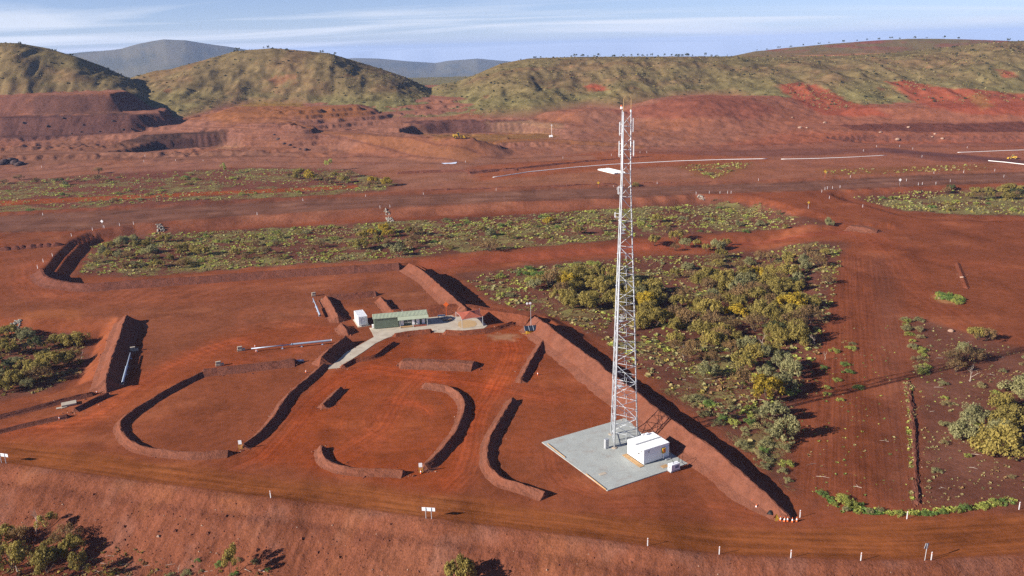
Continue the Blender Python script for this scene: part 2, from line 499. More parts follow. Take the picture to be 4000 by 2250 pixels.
# site ground
zone([(0, 585), (200, 590), (120, 650), (90, 690), (140, 735), (640, 712), (1010, 672), (1170, 775), (990, 785), (820, 750), (700, 900), (380, 960), (330, 800), (0, 800)], (.225, .072, .041), 3, .8, streak=.5)
zone([(520, 860), (700, 815), (850, 830), (700, 890), (480, 960), (360, 1010), (270, 1060), (120, 1110), (0, 1110), (0, 1090), (200, 1040), (330, 960), (430, 900)], (.262, .062, .026), 5, .8, edge=3, streak=.5)
zone([(990, 845), (1280, 815), (1360, 830), (1330, 960), (1240, 1010), (1190, 1120), (1120, 1230), (1030, 1230), (900, 1200), (640, 1150), (720, 1060), (790, 960), (900, 910)], (.275, .058, .021), 4, .85, edge=4, streak=.45)
zone([(1000, 960), (1100, 975), (1150, 1040), (1100, 1120), (1000, 1150), (890, 1150), (820, 1090), (880, 1010)], (.25, .066, .030), 4, .6, edge=4)
zone([(1340, 860), (1560, 1010), (1540, 1060), (1360, 1100), (1300, 1200), (1260, 1150), (1300, 1000)], (.262, .062, .026), 3, .6, edge=3)
zone([(60, 785), (200, 778), (200, 800), (40, 803)], (.32, .10, .045), 1.5, .8)
zone([(1010, 850), (1060, 845), (1110, 880), (1060, 895)], (.32, .10, .055), 2, .35, edge=3)
zone([(1230, 842), (1290, 842), (1300, 858), (1240, 858)], (.42, .25, .17), 1.5, .5, edge=2.5, scale=2.0)

# natural bush ground
zone([(1150, 690), (1330, 665), (1600, 645), (2000, 612), (2125, 610), (2120, 700), (2090, 800), (2060, 900), (2020, 1000), (1985, 1100), (2000, 1210), (2100, 1262), (2040, 1262),
      (1960, 1230), (1860, 1130), (1720, 1020), (1600, 930), (1500, 850), (1400, 795), (1250, 770)], BUSHC, 3, 1, edge=3, bump=.6, veg=.72)
zone([(190, 690), (230, 620), (300, 590), (420, 585), (640, 575), (960, 558), (1288, 540), (1588, 520), (1800, 500), (1920, 510), (2010, 545), (2110, 570), (1900, 582), (1600, 600), (1300, 626),
      (1050, 648), (800, 664), (640, 674), (330, 698)], BUSHC, 2.5, 1, edge=3, bump=.6, veg=.82)
zone([(-100, 470), (200, 440), (640, 420), (860, 425), (1000, 455), (980, 480), (640, 500), (0, 533), (-100, 540)], (.175, .062, .045), 4, 1, edge=4, bump=.6, veg=.78)
zone([(-100, 508), (0, 505), (400, 488), (900, 466), (900, 474), (400, 497), (0, 518), (-100, 522)], (.285, .070, .028), 1.2, 1, edge=.5, veg=0, bump=.2)
zone([(2130, 492), (2300, 478), (2600, 470), (2700, 545), (2400, 540), (2260, 530)], BUSHC, 3, 1, edge=3, veg=.9, bump=.6)
zone([(1690, 415), (1900, 405), (1880, 425), (1800, 452), (1740, 440)], (.235, .090, .045), 4, 1, edge=4, veg=.45, bump=.8)
zone([(2060, 425), (2500, 412), (2480, 430), (2080, 440)], (.235, .085, .042), 4, .9, edge=4, veg=.3, bump=.8)
zone([(0, 840), (200, 840), (230, 880), (215, 940), (120, 985), (-100, 1030), (-100, 830)], BUSHC, 2, 1, edge=2, veg=.5, bump=.6)
zone([(2290, 790), (2420, 830), (2600, 880), (2700, 1280), (2400, 1290), (2300, 1280), (2310, 1100), (2285, 960)], BUSHC, 3, 1, edge=3, veg=.25, bump=.5)
# cleared strip with grader furrows, open ground to the right
zone([(2120, 640), (2260, 650), (2280, 900), (2300, 1270), (2010, 1262), (2000, 1120), (2040, 950), (2075, 800)], (.215, .060, .032), 2.5, 1, edge=1.5, streak=1.0, bump=.4, veg=0)
zone([(2195, 640), (2262, 650), (2283, 900), (2298, 1260), (2230, 1260), (2215, 900)], (.205, .068, .044), 4, .8, edge=1, streak=.4)
zone([(2210, 600), (2576, 560), (2700, 600), (2700, 900), (2440, 830), (2290, 780), (2250, 700)], (.215, .062, .033), 6, .9, edge=6, streak=.5)
ax_ = P(2130, 660); bx_ = P(2140, 1270)
fd = np.array([bx_[0] - ax_[0], bx_[1] - ax_[1]]); fd /= np.linalg.norm(fd)
sm = poly_sd(GX, GY, placeP([(2100, 620), (2270, 620), (2310, 1280), (1980, 1280)])) < 0
fs = GX * fd[0] + GY * fd[1]; fdist = GX * fd[1] - GY * fd[0]
flow[sm] = np.stack([fs * .03, fdist * 1.6, fs * 0], -1)[sm]
zone([(1050, 655), (1600, 612), (2130, 580), (2140, 590), (1600, 632), (1200, 668), (1060, 676)], (.27, .068, .038), 1.5, .9, edge=1, veg=0)
zone([(1380, 805), (1480, 860), (1600, 960), (1750, 1060), (1900, 1180), (1990, 1262), (1960, 1260), (1700, 1060), (1560, 950)], (.265, .070, .036), 1.5, .8, edge=2, bump=1, veg=.05)

zone([(2345, 745), (2380, 742), (2412, 755), (2405, 766), (2365, 762)], (.42, .20, .10), 1.0, .8, edge=1)
# mine features
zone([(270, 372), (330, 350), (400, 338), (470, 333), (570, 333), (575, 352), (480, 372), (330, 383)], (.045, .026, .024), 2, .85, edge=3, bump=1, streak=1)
zone([(555, 338), (600, 350), (610, 372), (540, 372)], (.33, .16, .095), 4, .7, edge=4)
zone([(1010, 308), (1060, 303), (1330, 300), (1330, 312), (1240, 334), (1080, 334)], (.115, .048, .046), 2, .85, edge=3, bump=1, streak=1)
zone([(1230, 308), (1340, 302), (1420, 312), (1400, 330), (1250, 333)], (.36, .19, .12), 5, .7, edge=6, bump=1)
zone([(1060, 338), (1380, 334), (1400, 345), (1100, 352)], (.25, .12, .045), 6, .8, edge=4)
zone([(2105, 316), (2200, 312), (2576, 308), (2600, 332), (2300, 332), (2150, 328)], (.125, .040, .030), 1.5, .85, edge=3, bump=1, streak=1)
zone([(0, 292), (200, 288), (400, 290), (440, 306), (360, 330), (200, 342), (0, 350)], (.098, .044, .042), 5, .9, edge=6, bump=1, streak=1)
zone([(75, 240), (250, 242), (300, 268), (330, 290), (90, 290)], (.140, .064, .050), 4, .9, edge=4, streak=1)
zone([(0, 372), (150, 352), (280, 360), (560, 378), (700, 385), (640, 400), (300, 405), (0, 425)], (.215, .092, .062), 6, .7, edge=5)
zone([(480, 300), (620, 268), (900, 266), (930, 285), (860, 300), (680, 300), (560, 310)], (.285, .105, .045), 8, .8, edge=6)
zone([(580, 268), (640, 256), (760, 258), (760, 268)], (.25, .135, .035), 4, .8, edge=4, streak=1)
zone([(1180, 420), (1560, 375), (1930, 395), (1930, 405), (1560, 425), (1200, 455)], (.285, .075, .032), 5, .7, edge=4)
zone([(1600, 385), (1940, 376), (2240, 372), (2576, 402), (2576, 412), (2350, 405), (2230, 384), (1940, 394)], (.17, .062, .050), 3, .8, edge=1.5)
zone([(1700, 385), (2000, 330), (2300, 345), (2600, 350), (2600, 372), (2240, 366), (1900, 376)], (.30, .085, .050), 8, .6, edge=6)

def roadstrip(ptsV, width, c, w=.8):
    global col
    pts = placeP(ptsV); m = bbox_apply(GX, GY, pts, width * 2)
    x, y = GX[m], GY[m]; d, s_, sd = line_sd(x, y, pts); d = d + 1.0 * (fbm(x / 12, y / 12, 3) - .5)
    inl = sst(-2, 4, s_) * (1 - sst(-4, 2, s_ - sum(math.dist(a, b_) for a, b_ in zip(pts[:-1], pts[1:]))))
    k = ((1 - sst(width - 1, width + .5, d)) * inl * w)[:, None]; col[m] = col[m] * (1 - k) + np.array(c) * k
    e = (np.exp(-((d - width - 1.4) / 1.1) ** 2) * inl * .6)[:, None]; col[m] = col[m] * (1 - e) + np.array((.12, .046, .036)) * e
    mixa[m, 1] *= 1 - .7 * k[:, 0]
roadstrip([(-60, 446), (300, 416), (560, 401), (900, 401), (1180, 407), (1500, 396)], 7, (.272, .112, .078))
roadstrip([(560, 312), (700, 306), (900, 340), (1080, 380), (1200, 402)], 8, (.285, .110, .060))
roadstrip([(1560, 376), (1900, 372), (2240, 367), (2640, 362)], 8, (.235, .086, .062))
roadstrip([(2200, 374), (2400, 392), (2640, 414)], 6, (.125, .050, .050))
roadstrip([(0, 388), (150, 382), (330, 390), (600, 384), (760, 390)], 5, (.255, .112, .080))
roadstrip([(1100, 350), (1300, 352), (1500, 362), (1620, 372)], 6, (.275, .105, .050))
# hills: spinifex over red soil
hillm = np.clip(GH, 0, 1) * (GL > 0)
n1 = fbm(GX / 38 + 11, GY / 30, 5); n2 = fbm(GX / 90, GY / 70 + 8, 4)
tint(hillm, (.190, .128, .068))
tint(hillm * sst(.48, .68, n1), (.208, .116, .066), .6)
tint(hillm * sst(.5, .68, n2), (.180, .136, .066), .5)
low = hillm * (1 - sst(18, 42, GZ + 14 * (n1 - .5)))
tint(low, (.205, .175, .078), .6)
tint(hillm * sst(.74, .86, fbm(GX / 24 + 5, GY / 24 + 60, 4)), (.25, .085, .050), .6)
mixa[..., 2] = np.maximum(mixa[..., 2] * (1 - hillm), hillm * .5)
mixa[..., 1] = np.maximum(mixa[..., 1], hillm * 1.0)
mixa[..., 0] = mixa[..., 0] * (1 - hillm) + .15 * hillm
tint((GL == 4) * sst(.54, .66, fbm(GX / 60, GY / 60 + 31, 4)) * sst(50, 60, GZ) * (1 - sst(76, 84, GZ)), (.26, .075, .060), .85)
tint((GL >= 5) * 1.0, (.160, .140, .105), .85)
tint((GL >= 5) * sst(.5, .62, fbm(GX / 130, GY / 260 + 4, 4)), (.10, .10, .085), .7)
hn = fbm(GX / 5 + 3, GY / 7, 3); hn2 = fbm(GX / 14, GY / 9 + 21, 4)
hk = hillm * (GL < 4)
col = col * (1 + (hk * (.8 * (hn - .5) - .22 * sst(.56, .68, hn2)))[..., None])
patch = sst(.40, .56, fbm(GX / 15 + 61, GY / 13, 4)); mixa[..., 2] = np.where((GY < 520) & (GL == 0), mixa[..., 2] * (.25 + .9 * patch), mixa[..., 2])
for tg in ([(1955, 212), (2015, 208), (2100, 236), (2190, 268), (2230, 292), (2080, 292), (2010, 258)],
           [(2225, 206), (2290, 203), (2400, 226), (2576, 236), (2700, 245), (2700, 290), (2470, 290), (2350, 275), (2300, 256), (2265, 228)],
           [(2505, 175), (2540, 180), (2560, 195), (2530, 195)], [(1470, 215), (1510, 210), (1530, 225), (1490, 228)]):
    zone(tg, (.30, .072, .042), 4, .95, edge=5, veg=0.05)
zone([(1500, 275), (1640, 262), (1720, 246), (1790, 238), (1860, 246), (1960, 276), (1900, 300), (1700, 300)], (.23, .070, .048), 5, .8, edge=5, veg=.05)
zone([(2440, 240), (2480, 238), (2500, 268), (2470, 275)], (.30, .13, .05), 4, .8, edge=3)

dm = (GY < 420) * (GL == 0) * sst(.58, .74, fbm(GX / 16 + 80, GY / 11, 5))
col = col * (1 + (dm * .32)[..., None] * np.array([.8, 1.0, 1.0]))
dm = (GY < 420) * sst(.58, .72, fbm(GX / 9 + 33, GY / 26 + 5, 5)); col = col * (1 - .18 * dm[..., None])
# wheel tracks
def tracks(ptsV, width, amp, pitch=1.0, seed=0):
    global col
    pts = placeP(ptsV); m = bbox_apply(GX, GY, pts, width * 2)
    x, y = GX[m], GY[m]; d, s, sd = line_sd(x, y, pts); d = d * sd + 1.2 * (fbm(s / 14 + seed, s * 0 + seed, 2) - .5)
    inl = sst(-1, 4, s) * (1 - sst(-4, 1, s - sum(math.dist(a, b_) for a, b_ in zip(pts[:-1], pts[1:]))))
    k = np.exp(-(d / width) ** 2) * inl * (.4 + .9 * fbm(s / 9 + seed, d / 2, 3))
    w = np.cos(2 * np.pi * d / pitch + 3 * fbm(s / 20, d * 0 + seed, 2)) * .6 + .4 * np.cos(2 * np.pi * d / (pitch * 2.7) + seed)
    c0 = col[m]; c0 = c0 * (1 + (amp * w * k)[:, None] + (k * amp * .55)[:, None]); c0 = c0 * (1 + (k * amp * .5)[:, None] * np.array([.5, -.25, -.5])); col[m] = c0
def ring(u, v, ru, rv, a0=0, a1=360, n=20): return [(u + ru * math.cos(math.radians(a)), v + rv * math.sin(math.radians(a))) for a in np.linspace(a0, a1, n)]
tracks([(0, 1075), (150, 1072), (250, 1040), (320, 985), (400, 930), (480, 895), (560, 868), (660, 850)], 4.0, .30, 1.1, 1)
tracks([(560, 1190), (650, 1150), (715, 1080), (780, 1005), (850, 955), (930, 930), (1060, 945), (1200, 962), (1330, 990), (1440, 1010)], 4.0, .30, 1.2, 2)
tracks([(1120, 1240), (1170, 1190), (1190, 1120), (1215, 1030), (1260, 950), (1290, 880), (1280, 850)], 3.2, .30, 1.1, 3)
tracks([(780, 1180), (880, 1130), (960, 1080), (1000, 1000), (1060, 940), (1200, 880), (1300, 870)], 3.5, .25, 1.3, 4)
for k_, (ru, rv) in enumerate(((120, 62), (95, 48), (70, 34), (45, 22))): tracks(ring(985 + 17 * k_, 1068 - 9 * k_, ru, rv, 20 + 40 * k_, 330 + 20 * k_), 1.6, .12, .9, 5 + k_)
for k_, (ru, rv) in enumerate(((95, 34), (70, 24), (48, 16))): tracks(ring(700, 800, ru, rv, 150 + 20 * k_, 420), 1.0, .12, .9, 12 + k_)
tracks([(560, 830), (700, 812), (820, 830), (760, 880), (640, 905), (500, 935)], 2.5, .25, 1.0, 17)
tracks([(1380, 1120), (1390, 1180), (1420, 1220), (1520, 1255)], 2.5, .2, 1.0, 18)
tracks([(150, 640), (60, 700), (120, 745), (400, 735), (800, 705), (1040, 690)], 7, .16, 2.0, 19)
tracks([(0, 610), (60, 660), (60, 730), (250, 760), (500, 752), (900, 722)], 6, .14, 2.2, 20)
tracks([(2130, 590), (2230, 620), (2400, 660), (2700, 700)], 7, .14, 2.4, 21)
tracks([(1900, 510), (2050, 540), (2200, 600), (2300, 720), (2500, 860)], 6, .14, 2.4, 22)
tracks([(1500, 1275), (1700, 1270), (1850, 1290), (1930, 1310)], 3, .2, 1.2, 23)
# steep cut faces of the mine are tinted darker
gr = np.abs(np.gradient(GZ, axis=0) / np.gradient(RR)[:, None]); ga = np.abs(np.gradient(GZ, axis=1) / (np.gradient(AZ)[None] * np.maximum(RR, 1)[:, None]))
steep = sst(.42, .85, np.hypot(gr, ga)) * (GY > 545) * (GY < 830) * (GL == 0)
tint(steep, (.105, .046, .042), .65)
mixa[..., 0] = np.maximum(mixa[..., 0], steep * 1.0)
# ------------------------------------------------------------------ ground materials
def N(nt, t, **kw):
    n = nt.nodes.new(t)
    for k, v in kw.items(): setattr(n, k, v)
    return n
def new_mat(name):
    m = bpy.data.materials.new(name); m.use_nodes = True
    nt = m.node_tree; nt.nodes.clear()
    out = N(nt, 'ShaderNodeOutputMaterial'); b = N(nt, 'ShaderNodeBsdfPrincipled')
    nt.links.new(b.outputs[0], out.inputs['Surface'])
    return m, nt, b
def setin(node, name, val):
    if name in node.inputs: node.inputs[name].default_value = val
def mth(nt, op, a, b=None, c=None, clamp=False):
    n = N(nt, 'ShaderNodeMath', operation=op, use_clamp=clamp)
    for i, x in enumerate((a, b, c)):
        if x is None: continue
        if isinstance(x, (int, float)): n.inputs[i].default_value = x
        else: nt.links.new(x, n.inputs[i])
    return n.outputs[0]
def noise(nt, vec, scale, detail=4, rough=.55, dist=0):
    n = N(nt, 'ShaderNodeTexNoise')
    n.inputs['Scale'].default_value = scale; n.inputs['Detail'].default_value = detail
    n.inputs['Roughness'].default_value = rough; n.inputs['Distortion'].default_value = dist
    if vec is not None: nt.links.new(vec, n.inputs['Vector'])
    return n.outputs['Fac']
def remap(nt, x, a, b, lo, hi):
    n = N(nt, 'ShaderNodeMapRange'); n.clamp = True
    nt.links.new(x, n.inputs['Value'])
    for k, v in (('From Min', a), ('From Max', b), ('To Min', lo), ('To Max', hi)): n.inputs[k].default_value = v
    return n.outputs['Result']
def mixc(nt, fac, a, b, blend='MIX'):
    n = N(nt, 'ShaderNodeMix', data_type='RGBA', blend_type=blend)
    for key, x in (('Factor', fac), ('A', a), ('B', b)):
        if isinstance(x, (int, float)): n.inputs[key].default_value = x
        elif isinstance(x, tuple): n.inputs[key].default_value = x + (1,) if len(x) == 3 else x
        else: nt.links.new(x, n.inputs[key])
    return n.outputs['Result']
def grey(nt, x):
    c = N(nt, 'ShaderNodeCombineColor')
    for i in range(3): nt.links.new(x, c.inputs[i])
    return c.outputs[0]

M = {}
m, nt, b = new_mat('red_ground'); M['ground'] = m
geo = N(nt, 'ShaderNodeNewGeometry'); pos = geo.outputs['Position']
aC = N(nt, 'ShaderNodeAttribute', attribute_name='soil').outputs['Color']
aF = N(nt, 'ShaderNodeAttribute', attribute_name='flow').outputs['Vector']
aM = N(nt, 'ShaderNodeSeparateXYZ'); nt.links.new(N(nt, 'ShaderNodeAttribute', attribute_name='soil_mix').outputs['Vector'], aM.inputs[0])
n_big = noise(nt, pos, .07, 5, .6); n_mid = noise(nt, pos, .55, 5, .65); n_fine = noise(nt, pos, 3.2, 4, .7)
n_str = noise(nt, aF, 1.0, 5, .65)
v = mth(nt, 'ADD', remap(nt, n_big, .3, .7, -.20, .20), remap(nt, n_mid, .3, .7, -.16, .16))
v = mth(nt, 'ADD', v, mth(nt, 'MULTIPLY', remap(nt, n_fine, .25, .75, -.30, .30), mth(nt, 'ADD', mth(nt, 'MULTIPLY', aM.outputs[1], .8), .4)))
v = mth(nt, 'ADD', v, mth(nt, 'MULTIPLY', remap(nt, n_str, .28, .72, -.34, .30), aM.outputs[0]))
v = mth(nt, 'ADD', v, 1.0)
c = mixc(nt, 1.0, aC, grey(nt, v), 'MULTIPLY')
# low dry grass cover
vg = noise(nt, pos, .11, 6, .70); vg2 = noise(nt, pos, 1.1, 4, .7)
vm = mth(nt, 'ADD', mth(nt, 'MULTIPLY', vg, .55), mth(nt, 'MULTIPLY', vg2, .45))
thr = mth(nt, 'SUBTRACT', .68, mth(nt, 'MULTIPLY', aM.outputs[2], .26))
vm = mth(nt, 'MULTIPLY', mth(nt, 'SUBTRACT', vm, thr), 14.0, clamp=True)
vm = mth(nt, 'MULTIPLY', vm, mth(nt, 'MULTIPLY', aM.outputs[2], 1.6, clamp=True))
gcol = mixc(nt, remap(nt, noise(nt, pos, .12, 3), .38, .62, 0, 1), (.155, .112, .048), (.205, .190, .064))
c = mixc(nt, mth(nt, 'MULTIPLY', vm, .85), c, gcol)
# scattered pale stones
vor = N(nt, 'ShaderNodeTexVoronoi'); vor.inputs['Scale'].default_value = .8; nt.links.new(pos, vor.inputs['Vector'])
st = mth(nt, 'MULTIPLY', mth(nt, 'LESS_THAN', vor.outputs['Distance'], .10), mth(nt, 'GREATER_THAN', noise(nt, pos, .4, 2), .60))
c = mixc(nt, mth(nt, 'MULTIPLY', st, .5), c, (.24, .125, .085))
nt.links.new(c, b.inputs['Base Color'])
setin(b, 'Roughness', 1.0); setin(b, 'Specular IOR Level', 0.0)
bp = N(nt, 'ShaderNodeBump'); bp.inputs['Distance'].default_value = 0.35
hgt = mth(nt, 'ADD', mth(nt, 'MULTIPLY', n_fine, .35), mth(nt, 'ADD', n_mid, mth(nt, 'MULTIPLY', mth(nt, 'MULTIPLY', n_str, aM.outputs[0]), .35)))
hgt = mth(nt, 'ADD', hgt, mth(nt, 'MULTIPLY', vm, .8))
nt.links.new(hgt, bp.inputs['Height'])
nt.links.new(mth(nt, 'ADD', mth(nt, 'MULTIPLY', aM.outputs[1], .85), .06), bp.inputs['Strength'])
nt.links.new(bp.outputs[0], b.inputs['Normal'])

# ------------------------------------------------------------------ build the terrain sheets
nr, nc = GX.shape
iv = np.arange(nr * nc).reshape(nr, nc)
quads = np.stack([iv[:-1, :-1], iv[:-1, 1:], iv[1:, 1:], iv[1:, :-1]], -1)[:, :, ::-1].reshape(-1, 4)
seam = np.stack([iv[:-1, -1], iv[:-1, 0], iv[1:, 0], iv[1:, -1]], -1)[:, ::-1]
quads = np.concatenate([quads, seam])
VX = np.stack([GX, GY, GZ], -1).reshape(-1, 3)
colf = col.reshape(-1, 3); mixf = mixa.reshape(-1, 3); flowf = flow.reshape(-1, 3)
Lf = GL.reshape(-1); rdf = (road_m > .5).reshape(-1); hdf = (haul_m > .5).reshape(-1)
q0 = quads[:, 0]
tagq = np.where(Lf[q0] > 0, Lf[q0] + 2, np.where(rdf[q0], 1, np.where(hdf[q0], 2, 0)))
def sheet(name, sel, mat):
    q = quads[sel]
    if not len(q): return None
    used, inv = np.unique(q.ravel(), return_inverse=True)
    me = bpy.data.meshes.new(name)
    me.vertices.add(len(used)); me.vertices.foreach_set('co', VX[used].astype(np.float32).ravel())
    me.loops.add(q.size); me.loops.foreach_set('vertex_index', inv.astype(np.int32).ravel())
    me.polygons.add(len(q)); me.polygons.foreach_set('loop_start', np.arange(0, q.size, 4, dtype=np.int32))
    me.polygons.foreach_set('use_smooth', np.ones(len(q), bool))
    me.update(calc_edges=True)
    a = me.attributes.new('soil', 'FLOAT_COLOR', 'POINT')
    a.data.foreach_set('color', np.concatenate([colf[used] * ALB, np.ones((len(used), 1))], 1).astype(np.float32).ravel())
    for nm, arr in (('flow', flowf), ('soil_mix', mixf)):
        a = me.attributes.new(nm, 'FLOAT_VECTOR', 'POINT'); a.data.foreach_set('vector', arr[used].astype(np.float32).ravel())
    me.materials.append(mat)
    o = bpy.data.objects.new(name, me); C.objects.link(o); o['kind'] = 'structure'
    return o
sheet('ground', tagq == 0, M['ground'])
o = sheet('road', tagq == 1, M['ground']); o['label'] = 'wide orange dirt road across the foreground'
o = sheet('haul_road', tagq == 2, M['ground']); o['label'] = 'broad grey-brown haul road across the middle'
HLAB = ['grassy hill at the left edge of the photo', 'rounded grassy hill left of centre', 'long grassy ridge on the right', 'hazy hill with red scars behind the right ridge',
        'blue far mountain at left', 'pale far range in the gap']
for i, h in enumerate(HILLS):
    o = sheet(h['name'], tagq == i + 3, M['ground'])
    if o: o['label'] = HLAB[i]
# ------------------------------------------------------------------ mesh helpers
class MB:
    """collects simple solids into one mesh"""
    def __init__(self): self.v = []; self.f = []; self.mi = []
    def poly(self, pts, mi=0):
        i = len(self.v); self.v += [tuple(p) for p in pts]; self.f.append(tuple(range(i, i + len(pts)))); self.mi.append(mi); return self
    def box(self, c, s, rz=0, mi=0, tilt=None):
        i = len(self.v); ca, sa = math.cos(rz), math.sin(rz)
        for dz in (-.5, .5):
            for dx, dy in ((-.5, -.5), (.5, -.5), (.5, .5), (-.5, .5)):
                p = Vector((dx * s[0], dy * s[1], dz * s[2]))
                if tilt is not None: p = tilt @ p
                self.v.append((c[0] + p.x * ca - p.y * sa, c[1] + p.x * sa + p.y * ca, c[2] + p.z))
        for q in ((0, 3, 2, 1), (4, 5, 6, 7), (0, 1, 5, 4), (1, 2, 6, 5), (2, 3, 7, 6), (3, 0, 4, 7)):
            self.f.append(tuple(i + k for k in q)); self.mi.append(mi)
        return self
    def bar(self, a, b, w, h=None, mi=0):
        """rectangular bar from a to b"""
        a, b = Vector(a), Vector(b); d = b - a; L = d.length
        q = d.to_track_quat('X', 'Z').to_matrix()
        h = h or w; i = len(self.v)
        for x in (0, L):
            for y, z in ((-w / 2, -h / 2), (w / 2, -h / 2), (w / 2, h / 2), (-w / 2, h / 2)):
                self.v.append(tuple(a + q @ Vector((x, y, z))))
        for f in ((0, 3, 2, 1), (4, 5, 6, 7), (0, 1, 5, 4), (1, 2, 6, 5), (2, 3, 7, 6), (3, 0, 4, 7)):
            self.f.append(tuple(i + k for k in f)); self.mi.append(mi)
        return self
    def tube(self, pts, rad, n=8, caps=True, mi=0):
        """tube along points, rad a number or one per point"""
        pts = [Vector(p) for p in pts]
        rr = [rad] * len(pts) if isinstance(rad, (int, float)) else list(rad)
        i0 = len(self.v); up = None
        for k, p in enumerate(pts):
            d = (pts[min(k + 1, len(pts) - 1)] - pts[max(k - 1, 0)]).normalized()
            if up is None:
                up = Vector((0, 0, 1)) if abs(d.z) < .9 else Vector((1, 0, 0))
            x = up - d * up.dot(d)
            x = x.normalized() if x.length > 1e-5 else d.orthogonal().normalized()
            y = d.cross(x); up = x
            for j in range(n):
                a = 2 * math.pi * j / n
                self.v.append(tuple(p + (x * math.cos(a) + y * math.sin(a)) * rr[k]))
        for k in range(len(pts) - 1):
            for j in range(n):
                a = i0 + k * n + j; b = i0 + k * n + (j + 1) % n
                self.f.append((a, b, b + n, a + n)); self.mi.append(mi)
        if caps:
            self.f.append(tuple(i0 + j for j in range(n))[::-1]); self.mi.append(mi)
            e = i0 + (len(pts) - 1) * n
            self.f.append(tuple(e + j for j in range(n))); self.mi.append(mi)
        return self
    def prism(self, outline, z0, z1, mi=0):
        n = len(outline); i = len(self.v)
        self.v += [(x, y, z0) for x, y in outline] + [(x, y, z1) for x, y in outline]
        self.f.append(tuple(range(i, i + n))[::-1]); self.mi.append(mi)
        self.f.append(tuple(range(i + n, i + 2 * n))); self.mi.append(mi)
        for k in range(n):
            a = i + k; b = i + (k + 1) % n
            self.f.append((a, b, b + n, a + n)); self.mi.append(mi)
        return self
    def mesh(self, name, mats, smooth=False):
        me = bpy.data.meshes.new(name); me.from_pydata(self.v, [], self.f)
        for mt in (mats if isinstance(mats, (list, tuple)) else [mats]): me.materials.append(mt)
        me.polygons.foreach_set('material_index', self.mi)
        if smooth: me.polygons.foreach_set('use_smooth', [True] * len(self.f))
        bm = bmesh.new(); bm.from_mesh(me); bmesh.ops.recalc_face_normals(bm, faces=bm.faces); bm.to_mesh(me); bm.free()
        me.update()
        return me
    def build(self, name, mats, parent=None, smooth=False, bevel=0):
        o = bpy.data.objects.new(name, self.mesh(name, mats, smooth)); C.objects.link(o)
        if parent is not None: o.parent = parent
        if bevel:
            b = o.modifiers.new('bevel', 'BEVEL'); b.width = bevel; b.segments = 1; b.limit_method = 'ANGLE'
        return o

def tag(o, label, cat, group=None):
    o['label'] = label; o['category'] = cat
    if group: o['group'] = group
    return o
def empty(name, loc, rz=0, label=None, cat=None, group=None):
    o = bpy.data.objects.new(name, None); C.objects.link(o)
    o.location = loc; o.rotation_euler = (0, 0, rz); o.empty_display_size = .5
    if label: tag(o, label, cat, group)
    return o
def copy_tree(o, parent=None):
    c = o.copy(); C.objects.link(c); c.parent = parent
    for ch in [k for k in o.children]: copy_tree(ch, c)
    return c

def plain(name, color, rough=.6, metal=0, nscale=2.0, var=.12, bump=0, spec=.3, dust=0.0):
    """solid colour with soft wear, optional red dust near the ground"""
    m, nt, b = new_mat(name)
    pos = N(nt, 'ShaderNodeNewGeometry').outputs['Position']
    n1 = noise(nt, pos, nscale, 5, .6)
    c = mixc(nt, 1.0, color, grey(nt, remap(nt, n1, .3, .7, 1 - var, 1 + var)), 'MULTIPLY')
    if dust:
        d = mth(nt, 'MULTIPLY', remap(nt, noise(nt, pos, nscale * .6, 4), .4, .7, 0, 1), dust)
        c = mixc(nt, d, c, (.22, .085, .045))
    nt.links.new(c, b.inputs['Base Color'])
    setin(b, 'Roughness', rough); setin(b, 'Metallic', metal); setin(b, 'Specular IOR Level', spec)
    if bump:
        bp = N(nt, 'ShaderNodeBump'); bp.inputs['Strength'].default_value = bump; bp.inputs['Distance'].default_value = .05
        nt.links.new(noise(nt, pos, nscale * 4, 4), bp.inputs['Height']); nt.links.new(bp.outputs[0], b.inputs['Normal'])
    M[name] = m
    return m

def soil(name, color, bump=.6, streak=0.0):
    m, nt, b = new_mat(name)
    pos = N(nt, 'ShaderNodeNewGeometry').outputs['Position']
    n1 = noise(nt, pos, .35, 5, .62); n2 = noise(nt, pos, 1.6, 5, .7); n3 = noise(nt, pos, 7, 3, .7)
    v = mth(nt, 'ADD', remap(nt, n1, .3, .7, -.18, .18), remap(nt, n2, .28, .72, -.16, .16))
    v = mth(nt, 'ADD', mth(nt, 'ADD', v, remap(nt, n3, .3, .7, -.12, .12)), 1.0)
    c = mixc(nt, 1.0, color, grey(nt, v), 'MULTIPLY')
    c = mixc(nt, mth(nt, 'MULTIPLY', remap(nt, noise(nt, pos, .18, 3), .5, .68, 0, 1), .35), c, (color[0] * 1.05, color[1] * .8, color[2] * .62))
    nt.links.new(c, b.inputs['Base Color']); setin(b, 'Roughness', 1.0); setin(b, 'Specular IOR Level', 0.0)
    bp = N(nt, 'ShaderNodeBump'); bp.inputs['Strength'].default_value = bump; bp.inputs['Distance'].default_value = .25
    nt.links.new(mth(nt, 'ADD', n2, mth(nt, 'MULTIPLY', n3, .5)), bp.inputs['Height']); nt.links.new(bp.outputs[0], b.inputs['Normal'])
    M[name] = m
    return m
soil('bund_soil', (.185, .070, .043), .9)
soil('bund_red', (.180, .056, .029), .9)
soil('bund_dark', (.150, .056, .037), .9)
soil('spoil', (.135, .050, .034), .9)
plain('galvanised', (.52, .545, .565), .42, .10, 1.5, .10, spec=.5)
plain('white_steel', (.80, .80, .79), .5, 0, 1.0, .05, dust=.05)
plain('white_paint', (.84, .84, .84), .45, 0, 3.0, .06, dust=.04)
plain('black_rubber', (.02, .02, .02), .7)
plain('dark_gap', (.025, .025, .028), .8)
plain('yellow_paint', (.55, .33, .03), .45, 0, 3, .12, dust=.15)
plain('orange_plastic', (.75, .13, .02), .5, 0, 4, .1)
